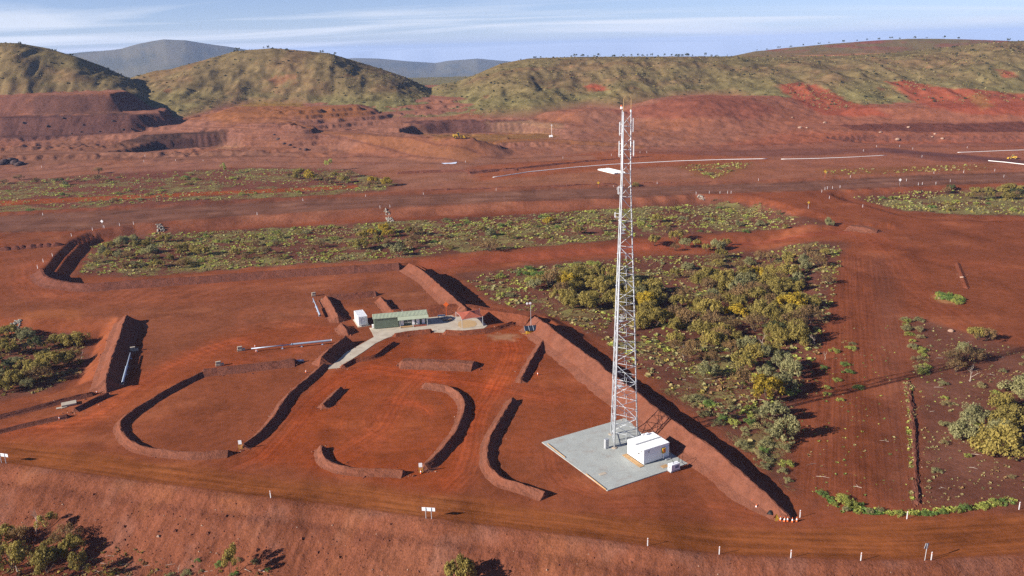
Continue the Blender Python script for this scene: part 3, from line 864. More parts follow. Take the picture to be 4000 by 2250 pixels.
plain('concrete', (.42, .36, .28), .9, 0, 1.5, .15, .3, dust=.2)
plain('pale_concrete', (.46, .40, .31), .9, 0, .5, .16, .2, dust=.25)
plain('timber', (.42, .26, .12), .8, 0, 2.5, .2, dust=.15)
plain('cladding_green', (.225, .270, .185), .55, 0, .8, .06, dust=.03)
plain('roof_green', (.38, .42, .30), .5, 0, .8, .08, dust=.06)
plain('shade_red', (.30, .075, .042), .85, 0, 1.5, .12)
plain('solar_glass', (.018, .026, .042), .18, 0, 1, .1, spec=.6)
plain('pipe_steel', (.36, .43, .52), .42, .2, 1.2, .12, dust=.12)
plain('white_poly', (.80, .79, .77), .5, 0, .6, .06, dust=.08)
plain('sign_grey', (.42, .43, .44), .45, .3, 2, .08)
plain('glass_dark', (.05, .06, .065), .15, 0, 1, .1, spec=.6)
plain('blue_grey', (.22, .28, .36), .6, 0, 3, .12)
plain('rock_pale', (.32, .20, .14), .9, 0, 3, .2, .5)
plain('rock_grey', (.30, .27, .22), .9, 0, 2, .25, .5)
plain('ironstone', (.055, .028, .024), .85, 0, 1, .3, .6)
# ------------------------------------------------------------------ earth bunds (one thing each)
def resample(pts, step):
    pts = [Vector((p[0], p[1], 0)) for p in pts]
    # Catmull-Rom
    q = [pts[0] * 2 - pts[1]] + pts + [pts[-1] * 2 - pts[-2]]
    out = []
    for i in range(1, len(q) - 2):
        a, b_, c_, d = q[i - 1], q[i], q[i + 1], q[i + 2]
        n = max(2, int((c_ - b_).length / step))
        for k in range(n):
            t = k / n
            out.append(0.5 * ((2 * b_) + (c_ - a) * t + (2 * a - 5 * b_ + 4 * c_ - d) * t * t + (3 * b_ - a - 3 * c_ + d) * t ** 3))
    out.append(q[-2])
    return out

def bund(vpts, H, label, mat='bund_soil', k=1.22, top=.10, z0=0.0, ends=(1, 1), kl=None, kr=None, step=.55, rough=1.0, hvar=.11, group=None, straight=False):
    """vpts: crest line (sight lines met with the crest height); k = run per rise of the batter"""
    path = [P(q[0], q[1], z0 + (q[2] if len(q) > 2 else H)) for q in vpts]
    hmul = [(q[2] if len(q) > 2 else H) / H for q in vpts]
    if straight:
        pts = []
        for a, b_ in zip(path[:-1], path[1:]):
            n = max(2, int(math.dist(a, b_) / step))
            pts += [Vector((a[0] + (b_[0] - a[0]) * t / n, a[1] + (b_[1] - a[1]) * t / n, 0)) for t in range(n)]
        pts.append(Vector((path[-1][0], path[-1][1], 0)))
    else:
        pts = resample(path, step)
    L = [0]
    for a, b_ in zip(pts[:-1], pts[1:]): L.append(L[-1] + (b_ - a).length)
    tot = L[-1]
    Lp = [0]
    for a, b_ in zip(path[:-1], path[1:]): Lp.append(Lp[-1] + math.dist(a, b_))
    Lp = [q * tot / Lp[-1] for q in Lp]; kl = kl or k; kr = kr or k
    seed = abs(hash(label)) % 97 if False else sum(ord(ch) for ch in label) % 97
    offs = [(-1, -.9), (-1, -.35), (-1, 0.0), (-1, .28), (-1, .55), (-1, .8), (-1, 1.0), (1, 1.0), (1, .8), (1, .55), (1, .28), (1, 0.0), (1, -.35), (1, -.9)]
    V, F = [], []
    nrow = len(offs)
    ex = H * 1.15
    # add nose rings beyond each end
    rings = []
    for i, p in enumerate(pts):
        d = (pts[min(i + 1, len(pts) - 1)] - pts[max(i - 1, 0)]).normalized()
        rings.append((p, d, 1.0, L[i]))
    def nose(p, d, s, e):
        res = []
        for f in (.12, .3, .5, .7, .88, 1.0):
            res.append((p + d * (s * ex * f * e), d, 1.0 - f, f))
        return res
    st = [(a, d, h, L[0] - 5 * f) for a, d, h, f in nose(pts[0], rings[0][1], -1, ends[0])][::-1]
    en = [(a, d, h, tot + 5 * f) for a, d, h, f in nose(pts[-1], rings[-1][1], 1, ends[1])]
    rings = st + rings + en
    for p, d, hf, s in rings:
        nrm = Vector((-d.y, d.x, 0))
        hh = H * float(np.interp(s, Lp, hmul)) * (1 + hvar * 2 * (float(fbm(np.array([s / 4 + seed]), np.array([.5]), 3)[0]) - .5))
        for sd, fr in offs:
            kk = kl if sd < 0 else kr
            if fr >= 0:
                z = hh * fr * 1.0
                z = min(z, hh * hf)
                off = top * (hf > .01) + kk * hh * (hf - min(fr, hf)) if hf > 0 else kk * hh * 0.0
                off = top * hf + kk * hh * max(hf - fr, 0) + (.28 * hh if fr == 0.0 else 0) * hf
            else:
                z = fr * 3.0; off = top * hf + kk * hh * hf + kk * 3.0 * -fr
            jx = 0.24 * rough * (float(vnoise(np.array([s * 1.1 + seed]), np.array([fr * 5 + sd * 9.0]))[0]) - .5) * min(1, H)
            jz = 0.15 * rough * (float(vnoise(np.array([s * .9 - seed]), np.array([fr * 7 - sd * 5.0]))[0]) - .5) * min(1, H)
            q = p - nrm * (sd * (off + jx)) if False else p + nrm * (-sd * (off + jx))
            V.append((q.x, q.y, z0 + z + (jz if fr > 0 else 0)))
    for i in range(len(rings) - 1):
        for j in range(nrow - 1):
            a = i * nrow + j
            F.append((a, a + 1, a + 1 + nrow, a + nrow))
    me = bpy.data.meshes.new('earth_bund'); me.from_pydata(V, [], F)
    me.polygons.foreach_set('use_smooth', [False] * len(F))
    bmx = bmesh.new(); bmx.from_mesh(me); bmesh.ops.recalc_face_normals(bmx, faces=bmx.faces)
    if sum(f.normal.z for f in bmx.faces) < 0: bmesh.ops.reverse_faces(bmx, faces=bmx.faces)
    bmx.to_mesh(me); bmx.free()
    me.materials.append(M[mat])
    o = bpy.data.objects.new('earth_bund', me); C.objects.link(o)
    tag(o, label, 'earth bund', group)
    return o

bund([(317, 791), (300, 845), (282, 896), (266, 953)], 2.4, 'tall steep earth bund at left beside the water pipe', straight=True, ends=(.25, 1))
bund([(1029, 662), (1066, 683), (1111, 722), (1150, 756), (1172, 774)], 2.2, 'straight earth bund running down from the bush towards the green building', k=1.4, ends=(.3, .6))
bund([(989, 782), (1075, 773), (1154, 767), (1215, 775), (1290, 785), (1340, 795)], 1.7, 'dark red bank behind the green building and shade canopy', mat='bund_red', kl=1.6, kr=1.6, top=1.2)
bund([(1346, 796), (1370, 812), (1413, 845), (1488, 900), (1538, 940), (1600, 985), (1663, 1037), (1736, 1089, 3.0), (1806, 1137, 2.7), (1887, 1209, 2.35), (1932, 1246, 1.9), (1962, 1276, 1.35), (1982, 1293, .8)], 3.2,
     'long high bund running diagonally past the tower to the road', kr=1.22, kl=1.40, top=.15, ends=(.6, .25))
bund([(824, 742), (885, 737), (944, 731)], 1.35, 'short bund closing the back of the bay behind the container', mat='bund_dark', ends=(.5, .8))
bund([(820, 743), (836, 768), (850, 795)], 1.55, 'steep bund between the short water pipe and the white container', straight=True, ends=(.4, .8))
bund([(957, 746), (972, 763), (986, 781)], 1.4, 'steep bund ending behind the left half of the green building', straight=True, ends=(.5, .8))
bund([(858, 812), (872, 828)], 1.4, 'small pointed earth mound left of the container', ends=(.8, 1))
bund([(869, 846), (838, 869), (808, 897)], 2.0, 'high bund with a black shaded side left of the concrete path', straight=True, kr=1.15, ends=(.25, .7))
bund([(815, 912), (779, 945), (729, 988), (704, 1022), (689, 1046), (661, 1078), (640, 1097), (612, 1116)], .95, 'curving bund from the concrete path down to the yellow legged board', top=.1, ends=(.4, .6))
bund([(510, 934), (460, 958), (412, 983), (350, 1021), (316, 1045), (302, 1066), (308, 1086), (330, 1108), (364, 1123), (448, 1135), (518, 1136), (574, 1132)], .9, 'curved bund around the left side of the oval yard', top=.1)
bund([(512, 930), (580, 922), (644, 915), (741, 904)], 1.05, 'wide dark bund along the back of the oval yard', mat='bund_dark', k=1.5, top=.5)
bund([(862, 917), (894, 901), (939, 893), (965, 876), (990, 858)], .75, 'low kinked bund right of the concrete path', mat='bund_red')
bund([(994, 838), (1044, 831), (1082, 828)], .8, 'low bund in front of the green building left of the gap', mat='bund_red')
bund([(1121, 832), (1194, 830), (1244, 822), (1288, 808)], .85, 'low bund in front of the shade canopy right of the gap', mat='bund_red')
bund([(1014, 904), (1119, 908), (1191, 911)], 1.15, 'broad straight bund in the middle of the red yard', k=1.75, top=.9, straight=True)
bund([(857, 972), (811, 1017)], .9, 'short straight bund standing alone left of the turning circle', straight=True, ends=(.3, .3))
bund([(1070, 962), (1106, 967), (1131, 972), (1157, 990), (1169, 1016), (1163, 1045), (1145, 1085), (1120, 1117), (1083, 1158), (1069, 1168)], 1.0, 'curved bund around the right side of the turning circle', top=.1)
bund([(809, 1119), (809, 1136), (823, 1156), (851, 1169), (896, 1177), (966, 1179), (1014, 1182)], .9, 'curved bund along the front of the turning circle', top=.1, ends=(.2, .6))
bund([(1290, 999), (1264, 1044), (1237, 1091), (1226, 1128), (1230, 1168), (1260, 1200), (1290, 1210), (1330, 1223), (1370, 1237)], 1.0, 'hooked bund left of the grey tower pad', top=.1, ends=(.2, .4))
bund([(1372, 846), (1338, 901), (1310, 953)], .95, 'straight bund below the yellow solar light trailer', straight=True, ends=(.3, .4))
bund([(271, 987), (228, 1006), (187, 1026)], .8, 'short bund beside the pale concrete slab at left', mat='bund_dark', ends=(.4, .4))
bund([(230, 985), (160, 1002), (75, 1024), (0, 1042), (-70, 1058)], .75, 'long low bund left of the pale concrete slab', mat='bund_dark')
bund([(168, 1042), (110, 1054), (56, 1066), (0, 1080), (-60, 1094)], .65, 'low bund below the pale concrete slab at the left edge', mat='bund_dark')
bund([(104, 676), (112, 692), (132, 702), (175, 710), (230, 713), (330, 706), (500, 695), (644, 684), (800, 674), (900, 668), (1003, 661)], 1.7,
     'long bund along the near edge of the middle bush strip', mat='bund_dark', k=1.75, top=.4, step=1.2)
bund([(1069, 477), (1160, 474), (1288, 470), (1400, 467), (1463, 464), (1548, 461)], 1.3, 'rough windrow on the far edge of the haul road left of the tower', mat='spoil', step=1.6, rough=3, hvar=.35, k=1.6)
bund([(1590, 459), (1680, 459), (1788, 457)], 1.1, 'rough windrow on the far edge of the haul road right of the tower', mat='spoil', step=1.6, rough=3, hvar=.35, k=1.6)
bund([(2140, 566), (2180, 571), (2200, 577)], 1.2, 'small light red mound at the haul road junction', mat='bund_soil', k=2.2, top=1.5)
bund([(2408, 660), (2420, 690), (2432, 722)], .35, 'faint low bund on the open red ground at right', mat='bund_red', k=2.5)
bund([(2286, 956), (2298, 1060), (2304, 1160), (2308, 1262)], .35, 'thin ragged windrow beside the graded strip', mat='bund_dark', rough=4, hvar=.6, k=1.5, step=.5)
bund([(372, 404), (430, 402), (515, 406)], 1.2, 'small dark bund on the mine terrace at left', mat='bund_dark', z0=1.0, step=1.6, k=1.6)
for k_, pts_ in enumerate(([(0, 425), (60, 419), (180, 414), (300, 405), (420, 396), (560, 390), (700, 388)],)):
    bund(pts_, 1.3, 'long windrow edging the mine terrace at far left', mat='spoil', z0=.6, step=2.2, rough=3, k=1.8)
bund([(300, 444), (420, 436), (520, 430), (640, 424), (740, 421)], 1.0, 'low dark windrow behind the upper bush strip', mat='bund_dark', step=2, rough=2, k=1.6)
bund([(1180, 432), (1300, 421), (1440, 407), (1560, 398), (1640, 392)], 1.4, 'rubble bank below the white pipeline', mat='spoil', z0=.2, step=2, rough=3, hvar=.3, k=1.6)
bund([(1000, 432), (1100, 428), (1200, 426), (1300, 424)], 1.4, 'lumpy bank in the centre of the mine floor', mat='bund_dark', z0=.2, step=2, rough=3, hvar=.3, k=1.8)

ORD = ['leftmost', 'second-from-left', 'third-from-left', 'fourth-from-left', 'fifth-from-left', 'sixth-from-left', 'seventh-from-left', 'rightmost']
# heaps of spoil tipped in a row at far left
for i, (u, v, w) in enumerate(((-12, 622, 2.6), (13, 624, 3.2), (41, 622, 2.6), (57, 620, 2.5), (80, 618, 3.3), (102, 616, 2.8), (120, 615, 2.6), (141, 613, 3.0))):
    x, y = P(u, v + 4, 0)
    mb_ = bmesh.new()
    bmesh.ops.create_icosphere(mb_, subdivisions=3, radius=1)
    for vv in mb_.verts:
        n_ = float(fbm(np.array([vv.co.x * 1.7 + i * 9]), np.array([vv.co.y * 1.7 + vv.co.z]), 3)[0]) - .5
        rr_ = math.hypot(vv.co.x, vv.co.y)
        vv.co.z = max(-.2, (1 - rr_ ** 1.3)) * (1.35 if vv.co.z > 0 else -.3) + n_ * .25
        vv.co.x *= w * (1 + n_ * .3); vv.co.y *= w * .8 * (1 + n_ * .3)
    me = bpy.data.meshes.new('spoil_heap'); mb_.to_mesh(me); mb_.free(); me.materials.append(M['spoil'])
    o = bpy.data.objects.new('spoil_heap', me); o.location = (x, y, 0); C.objects.link(o)
    tag(o, ORD[i] + ' small dark spoil heap in the row tipped at the left edge', 'spoil heap', 'row of tipped spoil heaps')

# loose stones spilled at the feet of the bunds and over the foreground batter
g = np.random.default_rng(12); sx, sy = [], []
for o in [q for q in bpy.data.objects if q.name.startswith('earth_bund')]:
    co = np.array([v.co[:] for v in o.data.vertices]); k = (np.abs(co[:, 2]) < .35) & (co[:, 1] < 330)
    co = co[k]
    if len(co) == 0: continue
    pick = co[g.integers(0, len(co), min(110, len(co)))]
    sx.append(pick[:, 0] + g.normal(0, .7, len(pick))); sy.append(pick[:, 1] + g.normal(0, .7, len(pick)))
ss = g.uniform(0, 230, 2600); dd = 1 + 17 * g.random(2600) ** .6
pe = np.array(ROAD_EDGE); le = np.concatenate([[0], np.cumsum(np.hypot(*np.diff(pe, axis=0).T))])
ex = np.interp(ss, le, pe[:, 0]); ey = np.interp(ss, le, pe[:, 1]); tx = np.interp(ss + 1, le, pe[:, 0]) - ex; ty = np.interp(ss + 1, le, pe[:, 1]) - ey; tl = np.hypot(tx, ty) + 1e-6
sx.append(ex + dd * ty / tl); sy.append(ey - dd * tx / tl)
sx = np.concatenate(sx); sy = np.concatenate(sy); sz = height(sx, sy); n = len(sx)
oct_v = np.array([[1, 0, 0], [0, 1, 0], [-1, 0, 0], [0, -1, 0], [0, 0, .8], [0, 0, -.5]], float)
oct_f = np.array([[0, 1, 4], [1, 2, 4], [2, 3, 4], [3, 0, 4], [1, 0, 5], [2, 1, 5], [3, 2, 5], [0, 3, 5]])
sc = (g.uniform(.05, .2, n) * (1 + (g.random(n) < .06) * 1.2))[:, None, None]; a_ = g.uniform(0, 6.28, n)
V = oct_v[None] * sc * g.uniform(.6, 1.4, (n, 6, 1)); ca, sa = np.cos(a_)[:, None], np.sin(a_)[:, None]
V = np.stack([V[..., 0] * ca - V[..., 1] * sa + sx[:, None], V[..., 0] * sa + V[..., 1] * ca + sy[:, None], V[..., 2] + sz[:, None]], -1).reshape(-1, 3)
F = (oct_f[None] + (np.arange(n) * 6)[:, None, None]).reshape(-1, 3)
me = bpy.data.meshes.new('loose_stones'); me.from_pydata(V.tolist(), [], F.tolist())
for mt in ('spoil', 'bund_soil', 'rock_pale'): me.materials.append(M[mt])
me.polygons.foreach_set('material_index', np.repeat(g.choice([0, 1, 2], n, p=[.5, .38, .12]), 8).astype(np.int32))
o = bpy.data.objects.new('loose_stones', me); C.objects.link(o); o['kind'] = 'stuff'; o['label'] = 'loose stones over the foreground batter and at the feet of the bunds'
# ------------------------------------------------------------------ tower pad, tower, equipment hut
PA = Vector((*P(1363, 1114), 0)); PB = Vector((*P(1528, 1236), 0)); PC = Vector((*P(1750, 1161), 0))
ax_b = (PC - PB).normalized(); ax_a = (PB - PA).normalized()          # pad axes
ax_a = (ax_a - ax_b * ax_a.dot(ax_b)).normalized()
PD = PA + (PC - PB)
PAD_RZ = math.atan2(ax_b.y, ax_b.x)
m, nt, b = new_mat('blue_gravel'); M['gravel'] = m
pos = N(nt, 'ShaderNodeNewGeometry').outputs['Position']
g1 = noise(nt, pos, .35, 5, .6); g2 = noise(nt, pos, 9, 3, .8); g3 = noise(nt, pos, 2.0, 4, .6)
vv = mth(nt, 'ADD', mth(nt, 'ADD', remap(nt, g1, .3, .7, .90, 1.08), remap(nt, g2, .3, .7, -.13, .13)), remap(nt, g3, .3, .7, -.05, .05))
cc = mixc(nt, 1.0, (.345, .360, .335), grey(nt, vv), 'MULTIPLY')
cc = mixc(nt, mth(nt, 'MULTIPLY', remap(nt, noise(nt, pos, .5, 4, .6, .5), .52, .70, 0, 1), .35), cc, (.24, .16, .12))
nt.links.new(cc, b.inputs['Base Color']); setin(b, 'Roughness', .95)
bp = N(nt, 'ShaderNodeBump'); bp.inputs['Strength'].default_value = .5; bp.inputs['Distance'].default_value = .05
nt.links.new(g2, bp.inputs['Height']); nt.links.new(bp.outputs[0], b.inputs['Normal'])
mb = MB(); mb.prism([(p.x, p.y) for p in (PA, PB, PC, PD)][::-1], -.3, .16)
pad = mb.build('gravel_pad', M['gravel']); pad['kind'] = 'structure'; pad['label'] = 'square grey gravel pad under the tower'
PZ = .16
def pad_pt(a, b_, z=0.0):
    """metres from the pad's near-left corner PA-edge frame: origin at PB (front corner)"""
    p = PB - ax_a * a + ax_b * b_
    return Vector((p.x, p.y, PZ + z))
# timber edging boards along the left edge
for i, (s0, s1) in enumerate(((.3, 6.3), (13.0, 19.2))):
    mb = MB(); mb.bar(pad_pt(s0, -.06, .02), pad_pt(s1, -.06, .02), .10, .22)
    tag(mb.build('edging_board', M['timber']), 'timber edging board on the pad edge, %s length' % ('nearer' if i == 0 else 'farther'), 'board')

# ---- the lattice tower: three tubular legs
T_LV = [(0, 5.35), (27, 3.50), (37, 2.68), (49.5, 1.72), (60.6, 1.55)]
TL = Vector((*P(1537, 1093, PZ), PZ)); TF = Vector((*P(1546, 1126, PZ), PZ))
ctr = None
e_lf = (TF - TL); side0 = 5.35
mid = (TL + TF) / 2; ndir = Vector((-e_lf.y, e_lf.x, 0)).normalized()
if ndir.x < 0: ndir = -ndir
ctr = mid + ndir * (side0 / (2 * math.sqrt(3)))
ang_L = math.atan2(TL.y - ctr.y, TL.x - ctr.x)
ang_F = math.atan2(TF.y - ctr.y, TF.x - ctr.x)
ang0 = ang_F                       # front leg; the others 120 degrees on
LEG_ANG = [ang0, ang0 + 2 * math.pi / 3, ang0 + 4 * math.pi / 3]   # front, right, left
def tw(z): return float(np.interp(z, [a for a, _ in T_LV], [w for _, w in T_LV]))
def leg_pt(i, z):
    R = tw(z) / math.sqrt(3)
    return Vector((R * math.cos(LEG_ANG[i]), R * math.sin(LEG_ANG[i]), z))
tower = empty('lattice_tower', (ctr.x, ctr.y, PZ), 0, 'tall galvanised three-legged lattice communications tower on the gravel pad', 'tower')
G_ = M['galvanised']
TOP = 60.6
for i in range(3):
    zs = [0] + [a for a, _ in T_LV[1:]]
    mb = MB(); mb.tube([leg_pt(i, z) for z in zs], [.135, .12, .105, .09, .075], 8)
    lg = mb.build('leg', G_, tower, smooth=True)
    for z in range(6, 60, 6):
        mb = MB(); p = leg_pt(i, z); mb.tube([p - Vector((0, 0, .05)), p + Vector((0, 0, .05))], .21, 8); mb.build('flange', G_, lg)
    mb = MB(); p = leg_pt(i, 0); mb.box((p.x, p.y, .06), (.75, .75, .12), LEG_ANG[i]); mb.tube([(p.x, p.y, -.1), (p.x, p.y, .06)], .55, 12)
    mb.build('base_plate', [M['concrete']], lg)
bays = []
z = 0.6
while z < TOP - 1.0:
    h = float(np.interp(z, [0, 12, 27, 45, 60], [3.9, 3.3, 2.75, 2.05, 1.9]))
    bays.append((z, min(z + h, TOP))); z += h
for bi, (z0, z1) in enumerate(bays):
    thick = float(np.interp(z0, [0, 60], [.085, .052]))
    for i in range(3):
        j = (i + 1) % 3
        # ring member
        if bi % 2 == 0 or z0 < 26:
            mb = MB(); mb.bar(leg_pt(i, z0), leg_pt(j, z0), thick * .9); mb.build('horizontal_strut', G_, tower)
        # one diagonal per bay, all leaning the same way on a face
        a, b_ = (leg_pt(i, z1), leg_pt(j, z0)) if i != 1 or bi % 2 == 0 else (leg_pt(i, z0), leg_pt(j, z1))
        mb = MB(); mb.bar(a, b_, thick); dg = mb.build('diagonal_brace', G_, tower)
        if z0 < 36:
            mid_d = (a + b_) / 2
            foot = (leg_pt(i, z0) + leg_pt(j, z0)) / 2
            mb = MB(); mb.bar(mid_d, foot, thick * .65); mb.bar(mid_d, leg_pt(j, (z0 + z1) / 2), thick * .65); mb.bar(mid_d, leg_pt(i, (z0 + z1) / 2), thick * .65)
            mb.build('secondary_brace', G_, dg)
# step bolts on the right leg, cable ladder inside the left face
mb = MB()
for k in range(int(TOP / .45)):
    zz = .9 + k * .45
    if zz > TOP: break
    p = leg_pt(1, zz); d = Vector((math.cos(LEG_ANG[1] + (.9 if k % 2 else -2.2)), math.sin(LEG_ANG[1] + (.9 if k % 2 else -2.2)), 0))
    mb.bar(p, p + d * .30, .035)
o = mb.build('step_bolts', G_, tower); o['kind'] = 'stuff'
def inner(f, z):
    return leg_pt(0, z) * (1 - f) + leg_pt(2, z) * f
cl = []
for f in (.38, .52):
    mb = MB(); mb.bar(inner(f, 0.3) * .93 * Vector((1, 1, 0)) + Vector((0, 0, .3)), inner(f, 27) * .93 * Vector((1, 1, 0)) + Vector((0, 0, 27)), .05)
    mb.bar(inner(f, 27) * .93 * Vector((1, 1, 0)) + Vector((0, 0, 27)), inner(f, 49) * .93 * Vector((1, 1, 0)) + Vector((0, 0, 49)), .05)
    mb.bar(inner(f, 49) * .93 * Vector((1, 1, 0)) + Vector((0, 0, 49)), inner(f, 60) * .93 * Vector((1, 1, 0)) + Vector((0, 0, 60)), .05)
    cl.append(mb.build('cable_ladder_rail', G_, tower))
mb = MB()
for k in range(90):
    zz = .6 + k * .66
    a = inner(.38, zz) * .93; b_ = inner(.52, zz) * .93
    mb.bar((a.x, a.y, zz), (b_.x, b_.y, zz), .04)
o = mb.build('cable_ladder_rungs', G_, cl[0]); o['kind'] = 'stuff'
mb = MB()
for off in (.42, .46, .49):
    q = [Vector((inner(off, z).x * .90, inner(off, z).y * .90, z)) for z in (.5, 27, 49, 59)]
    mb.tube(q, .035, 6)
mb.build('feeder_cable', M['black_rubber'], tower)
# rest platforms with hoop rails
for z in (11.5, 24.0, 40.0):
    mb = MB(); tri = [leg_pt(i, z) * (.80 if z < 30 else .9) for i in range(3)]
    pl = [tri[0] * .9 + tri[1] * .1, tri[1] * .45 + tri[0] * .55, tri[2] * .5 + tri[0] * .5]
    mb.prism([(p.x, p.y) for p in pl], z, z + .06)
    pf = mb.build('rest_platform', G_, tower)
    mb = MB()
    for a, b_ in ((pl[0], pl[1]), (pl[1], pl[2])):
        for dz in (.55, 1.1): mb.bar((a.x, a.y, z + dz), (b_.x, b_.y, z + dz), .05)
        for t in (0, .5, 1): q = a.lerp(b_, t); mb.bar((q.x, q.y, z), (q.x, q.y, z + 1.1), .05)
    mb.build('handrail', G_, pf)
# antennas
def panel_antenna(i, z, h, out, turn=0.0, w=.13):
    p = leg_pt(i, z); a = LEG_ANG[i] + turn; d = Vector((math.cos(a), math.sin(a), 0))
    c_ = p + d * out
    mb = MB(); mb.box((c_.x, c_.y, z + h / 2), (.08, w, h), a)
    an = mb.build('panel_antenna', M['white_steel'], tower, bevel=.03)
    mb = MB()
    for f in (.15, .85): mb.bar((p.x, p.y, z + h * f), (c_.x, c_.y, z + h * f), .06)
    mb.tube([(c_.x - d.x * .12, c_.y - d.y * .12, z - .1), (c_.x - d.x * .12, c_.y - d.y * .12, z + h + .1)], .04, 6)
    mb.build('mount_bracket', G_, an)
panel_antenna(2, 56.6, 2.2, .45, .5); panel_antenna(2, 53.0, 2.6, .5, .5); panel_antenna(1, 57.2, 2.3, .40, -.5); panel_antenna(1, 53.2, 2.6, .55, -.5)
panel_antenna(2, 46.6, 1.3, .45, .5, .2)
panel_antenna(2, 42.4, .9, .9, .5, .12)
# obstruction light and lightning hoops at the top
p = leg_pt(2, TOP)
mb = MB(); mb.tube([(p.x, p.y, TOP), (p.x, p.y, TOP + .35)], .05, 6); mb.box((p.x - .15, p.y, TOP + .55), (.36, .36, .4)); hl = mb.build('obstruction_light', M['white_steel'], tower, bevel=.05)
mb = MB(); mb.tube([(p.x - .15, p.y, TOP + .75), (p.x - .15, p.y, TOP + .95)], .15, 10); mb.build('red_lens', M['orange_plastic'], hl)
for i, bend in ((0, .35), (1, -.35)):
    p = leg_pt(i, TOP)
    mb = MB(); mb.tube([(p.x, p.y, TOP - .8), (p.x, p.y, TOP + 2.0), (p.x + bend * .25, p.y, TOP + 2.35), (p.x + bend, p.y, TOP + 2.5)], [.05, .045, .04, .03], 6)
    mb.build('lightning_rod', M['timber'], tower)
p = leg_pt(1, TOP)
mb = MB(); mb.tube([(p.x, p.y, TOP - .1), (p.x, p.y, TOP + .25)], .16, 8); mb.build('junction_pot', M['white_steel'], tower)
# cable bridge and cabinet at the foot
cb = pad_pt(12.1, 8.35)
mb = MB(); mb.box((0, 0, .95), (.75, .55, 1.7)); mb.box((0, 0, .05), (.85, .65, .1)); mb.box((0, 0, 1.84), (.85, .65, .08))
cabt = empty('equipment_cabinet', cb, PAD_RZ, 'small grey equipment cabinet at the foot of the tower behind the hut', 'cabinet')
o = mb.build('cabinet_body', M['sign_grey'], cabt, bevel=.03)
mb = MB(); mb.box((-.385, 0, .95), (.02, .46, 1.4)); mb.build('door', M['sign_grey'], o)

# ---- the equipment hut: two joined modules
HF = Vector((*P(1619, 1170.5, PZ), PZ)); HL = Vector((*P(1573, 1144, PZ), PZ)); HR = Vector((*P(1683, 1149.6, PZ), PZ))
hb = (HR - HF).length; ha = (HL - HF).length
hut = empty('equipment_hut', HF, PAD_RZ, 'white equipment hut of two joined modules on the gravel pad beside the tower', 'hut')
# local frame: x along ax_b, y away from the camera (-ax_a)
HH = 2.85
m, nt, b = new_mat('hut_wall'); M['hut_wall'] = m
pos = N(nt, 'ShaderNodeNewGeometry').outputs['Position']
cw = mixc(nt, remap(nt, noise(nt, pos, .9, 5, .6), .35, .7, 0, .10), (.82, .82, .81), (.55, .45, .38))
nt.links.new(cw, b.inputs['Base Color']); setin(b, 'Roughness', .5)
for k in range(2):
    mb = MB(); y0 = k * ha / 2 + .012; y1 = (k + 1) * ha / 2 - .012
    mb.box((hb / 2, (y0 + y1) / 2, .14 + (HH - .14) / 2), (hb, y1 - y0, HH - .14))
    wb = mb.build('module_wall', M['hut_wall'], hut, bevel=.03)
    mb = MB()
    n = 22
    mb.box((hb / 2, (y0 + y1) / 2, HH + .035), (hb + .06, y1 - y0 + .02, .07))
    for q in range(n): mb.box((hb * (q + .5) / n, (y0 + y1) / 2, HH + .085), (.07, y1 - y0 - .12, .03))
    mb.build('roof_panel', M['white_steel'], wb)
    mb = MB()
    for q in (.12, .5, .88): mb.box((hb * q, (y0 + y1) / 2, .06), (.25, y1 - y0 - .3, .18))
    mb.build('bearer', M['dark_gap'], wb)
mb = MB(); mb.box((hb / 2, ha / 2, HH + .12), (hb + .1, .32, .06)); mb.build('roof_gutter', M['sign_grey'], hut)
# small fittings on the left end and the front wall
mb = MB(); mb.box((-.05, ha * .28, 1.72), (.10, .34, .30)); mb.build('vent', M['dark_gap'], hut)
mb = MB(); mb.box((-.04, ha * .28, 1.25), (.08, .18, .14)); mb.build('vent', M['dark_gap'], hut)
mb = MB(); mb.box((-.05, ha * .14, 2.45), (.10, .30, .14)); mb.build('vent', M['dark_gap'], hut)
mb = MB(); mb.box((-.05, ha * .40, 2.42), (.10, .14, .12)); mb.build('vent', M['dark_gap'], hut)
mb = MB(); mb.box((hb * .20, -.03, 2.35), (.34, .06, .36)); mb.build('sign_plate', M['sign_grey'], hut)
dr = MB(); dr.box((hb * .87, -.03, 1.35), (.95, .06, 2.1)); dr = dr.build('door', M['blue_grey'], hut)
plain('pale_blue', (.55, .66, .76), .4, 0, 1, .05)
dr.data.materials[0] = M['pale_blue']
mb = MB(); mb.box((hb * .87 - .38, -.08, 1.3), (.06, .05, .16)); mb.build('door_handle', M['dark_gap'], dr)
mb = MB(); mb.box((hb * .755, -.18, 1.78), (.68, .30, .98)); ob = mb.build('switch_box', M['yellow_paint'], hut, bevel=.03)
mb = MB(); mb.box((hb * .755, -.345, 1.82), (.42, .03, .55)); mb.build('cover', M['orange_plastic'], ob)
mb = MB(); mb.box((hb * .755 - .02, -.12, .72), (.2, .12, 1.12)); mb.build('conduit', M['white_paint'], hut)
mb = MB(); mb.box((hb * .87, -.42, .12), (1.1, .7, .1)); mb.build('door_step', M['sign_grey'], hut)
mb = MB(); mb.box((hb * .72, ha * .93, HH + .24), (.7, .4, .25)); mb.box((hb * .60, ha * .98, HH + .2), (.5, .3, .16)); mb.build('roof_unit', M['white_paint'], hut)
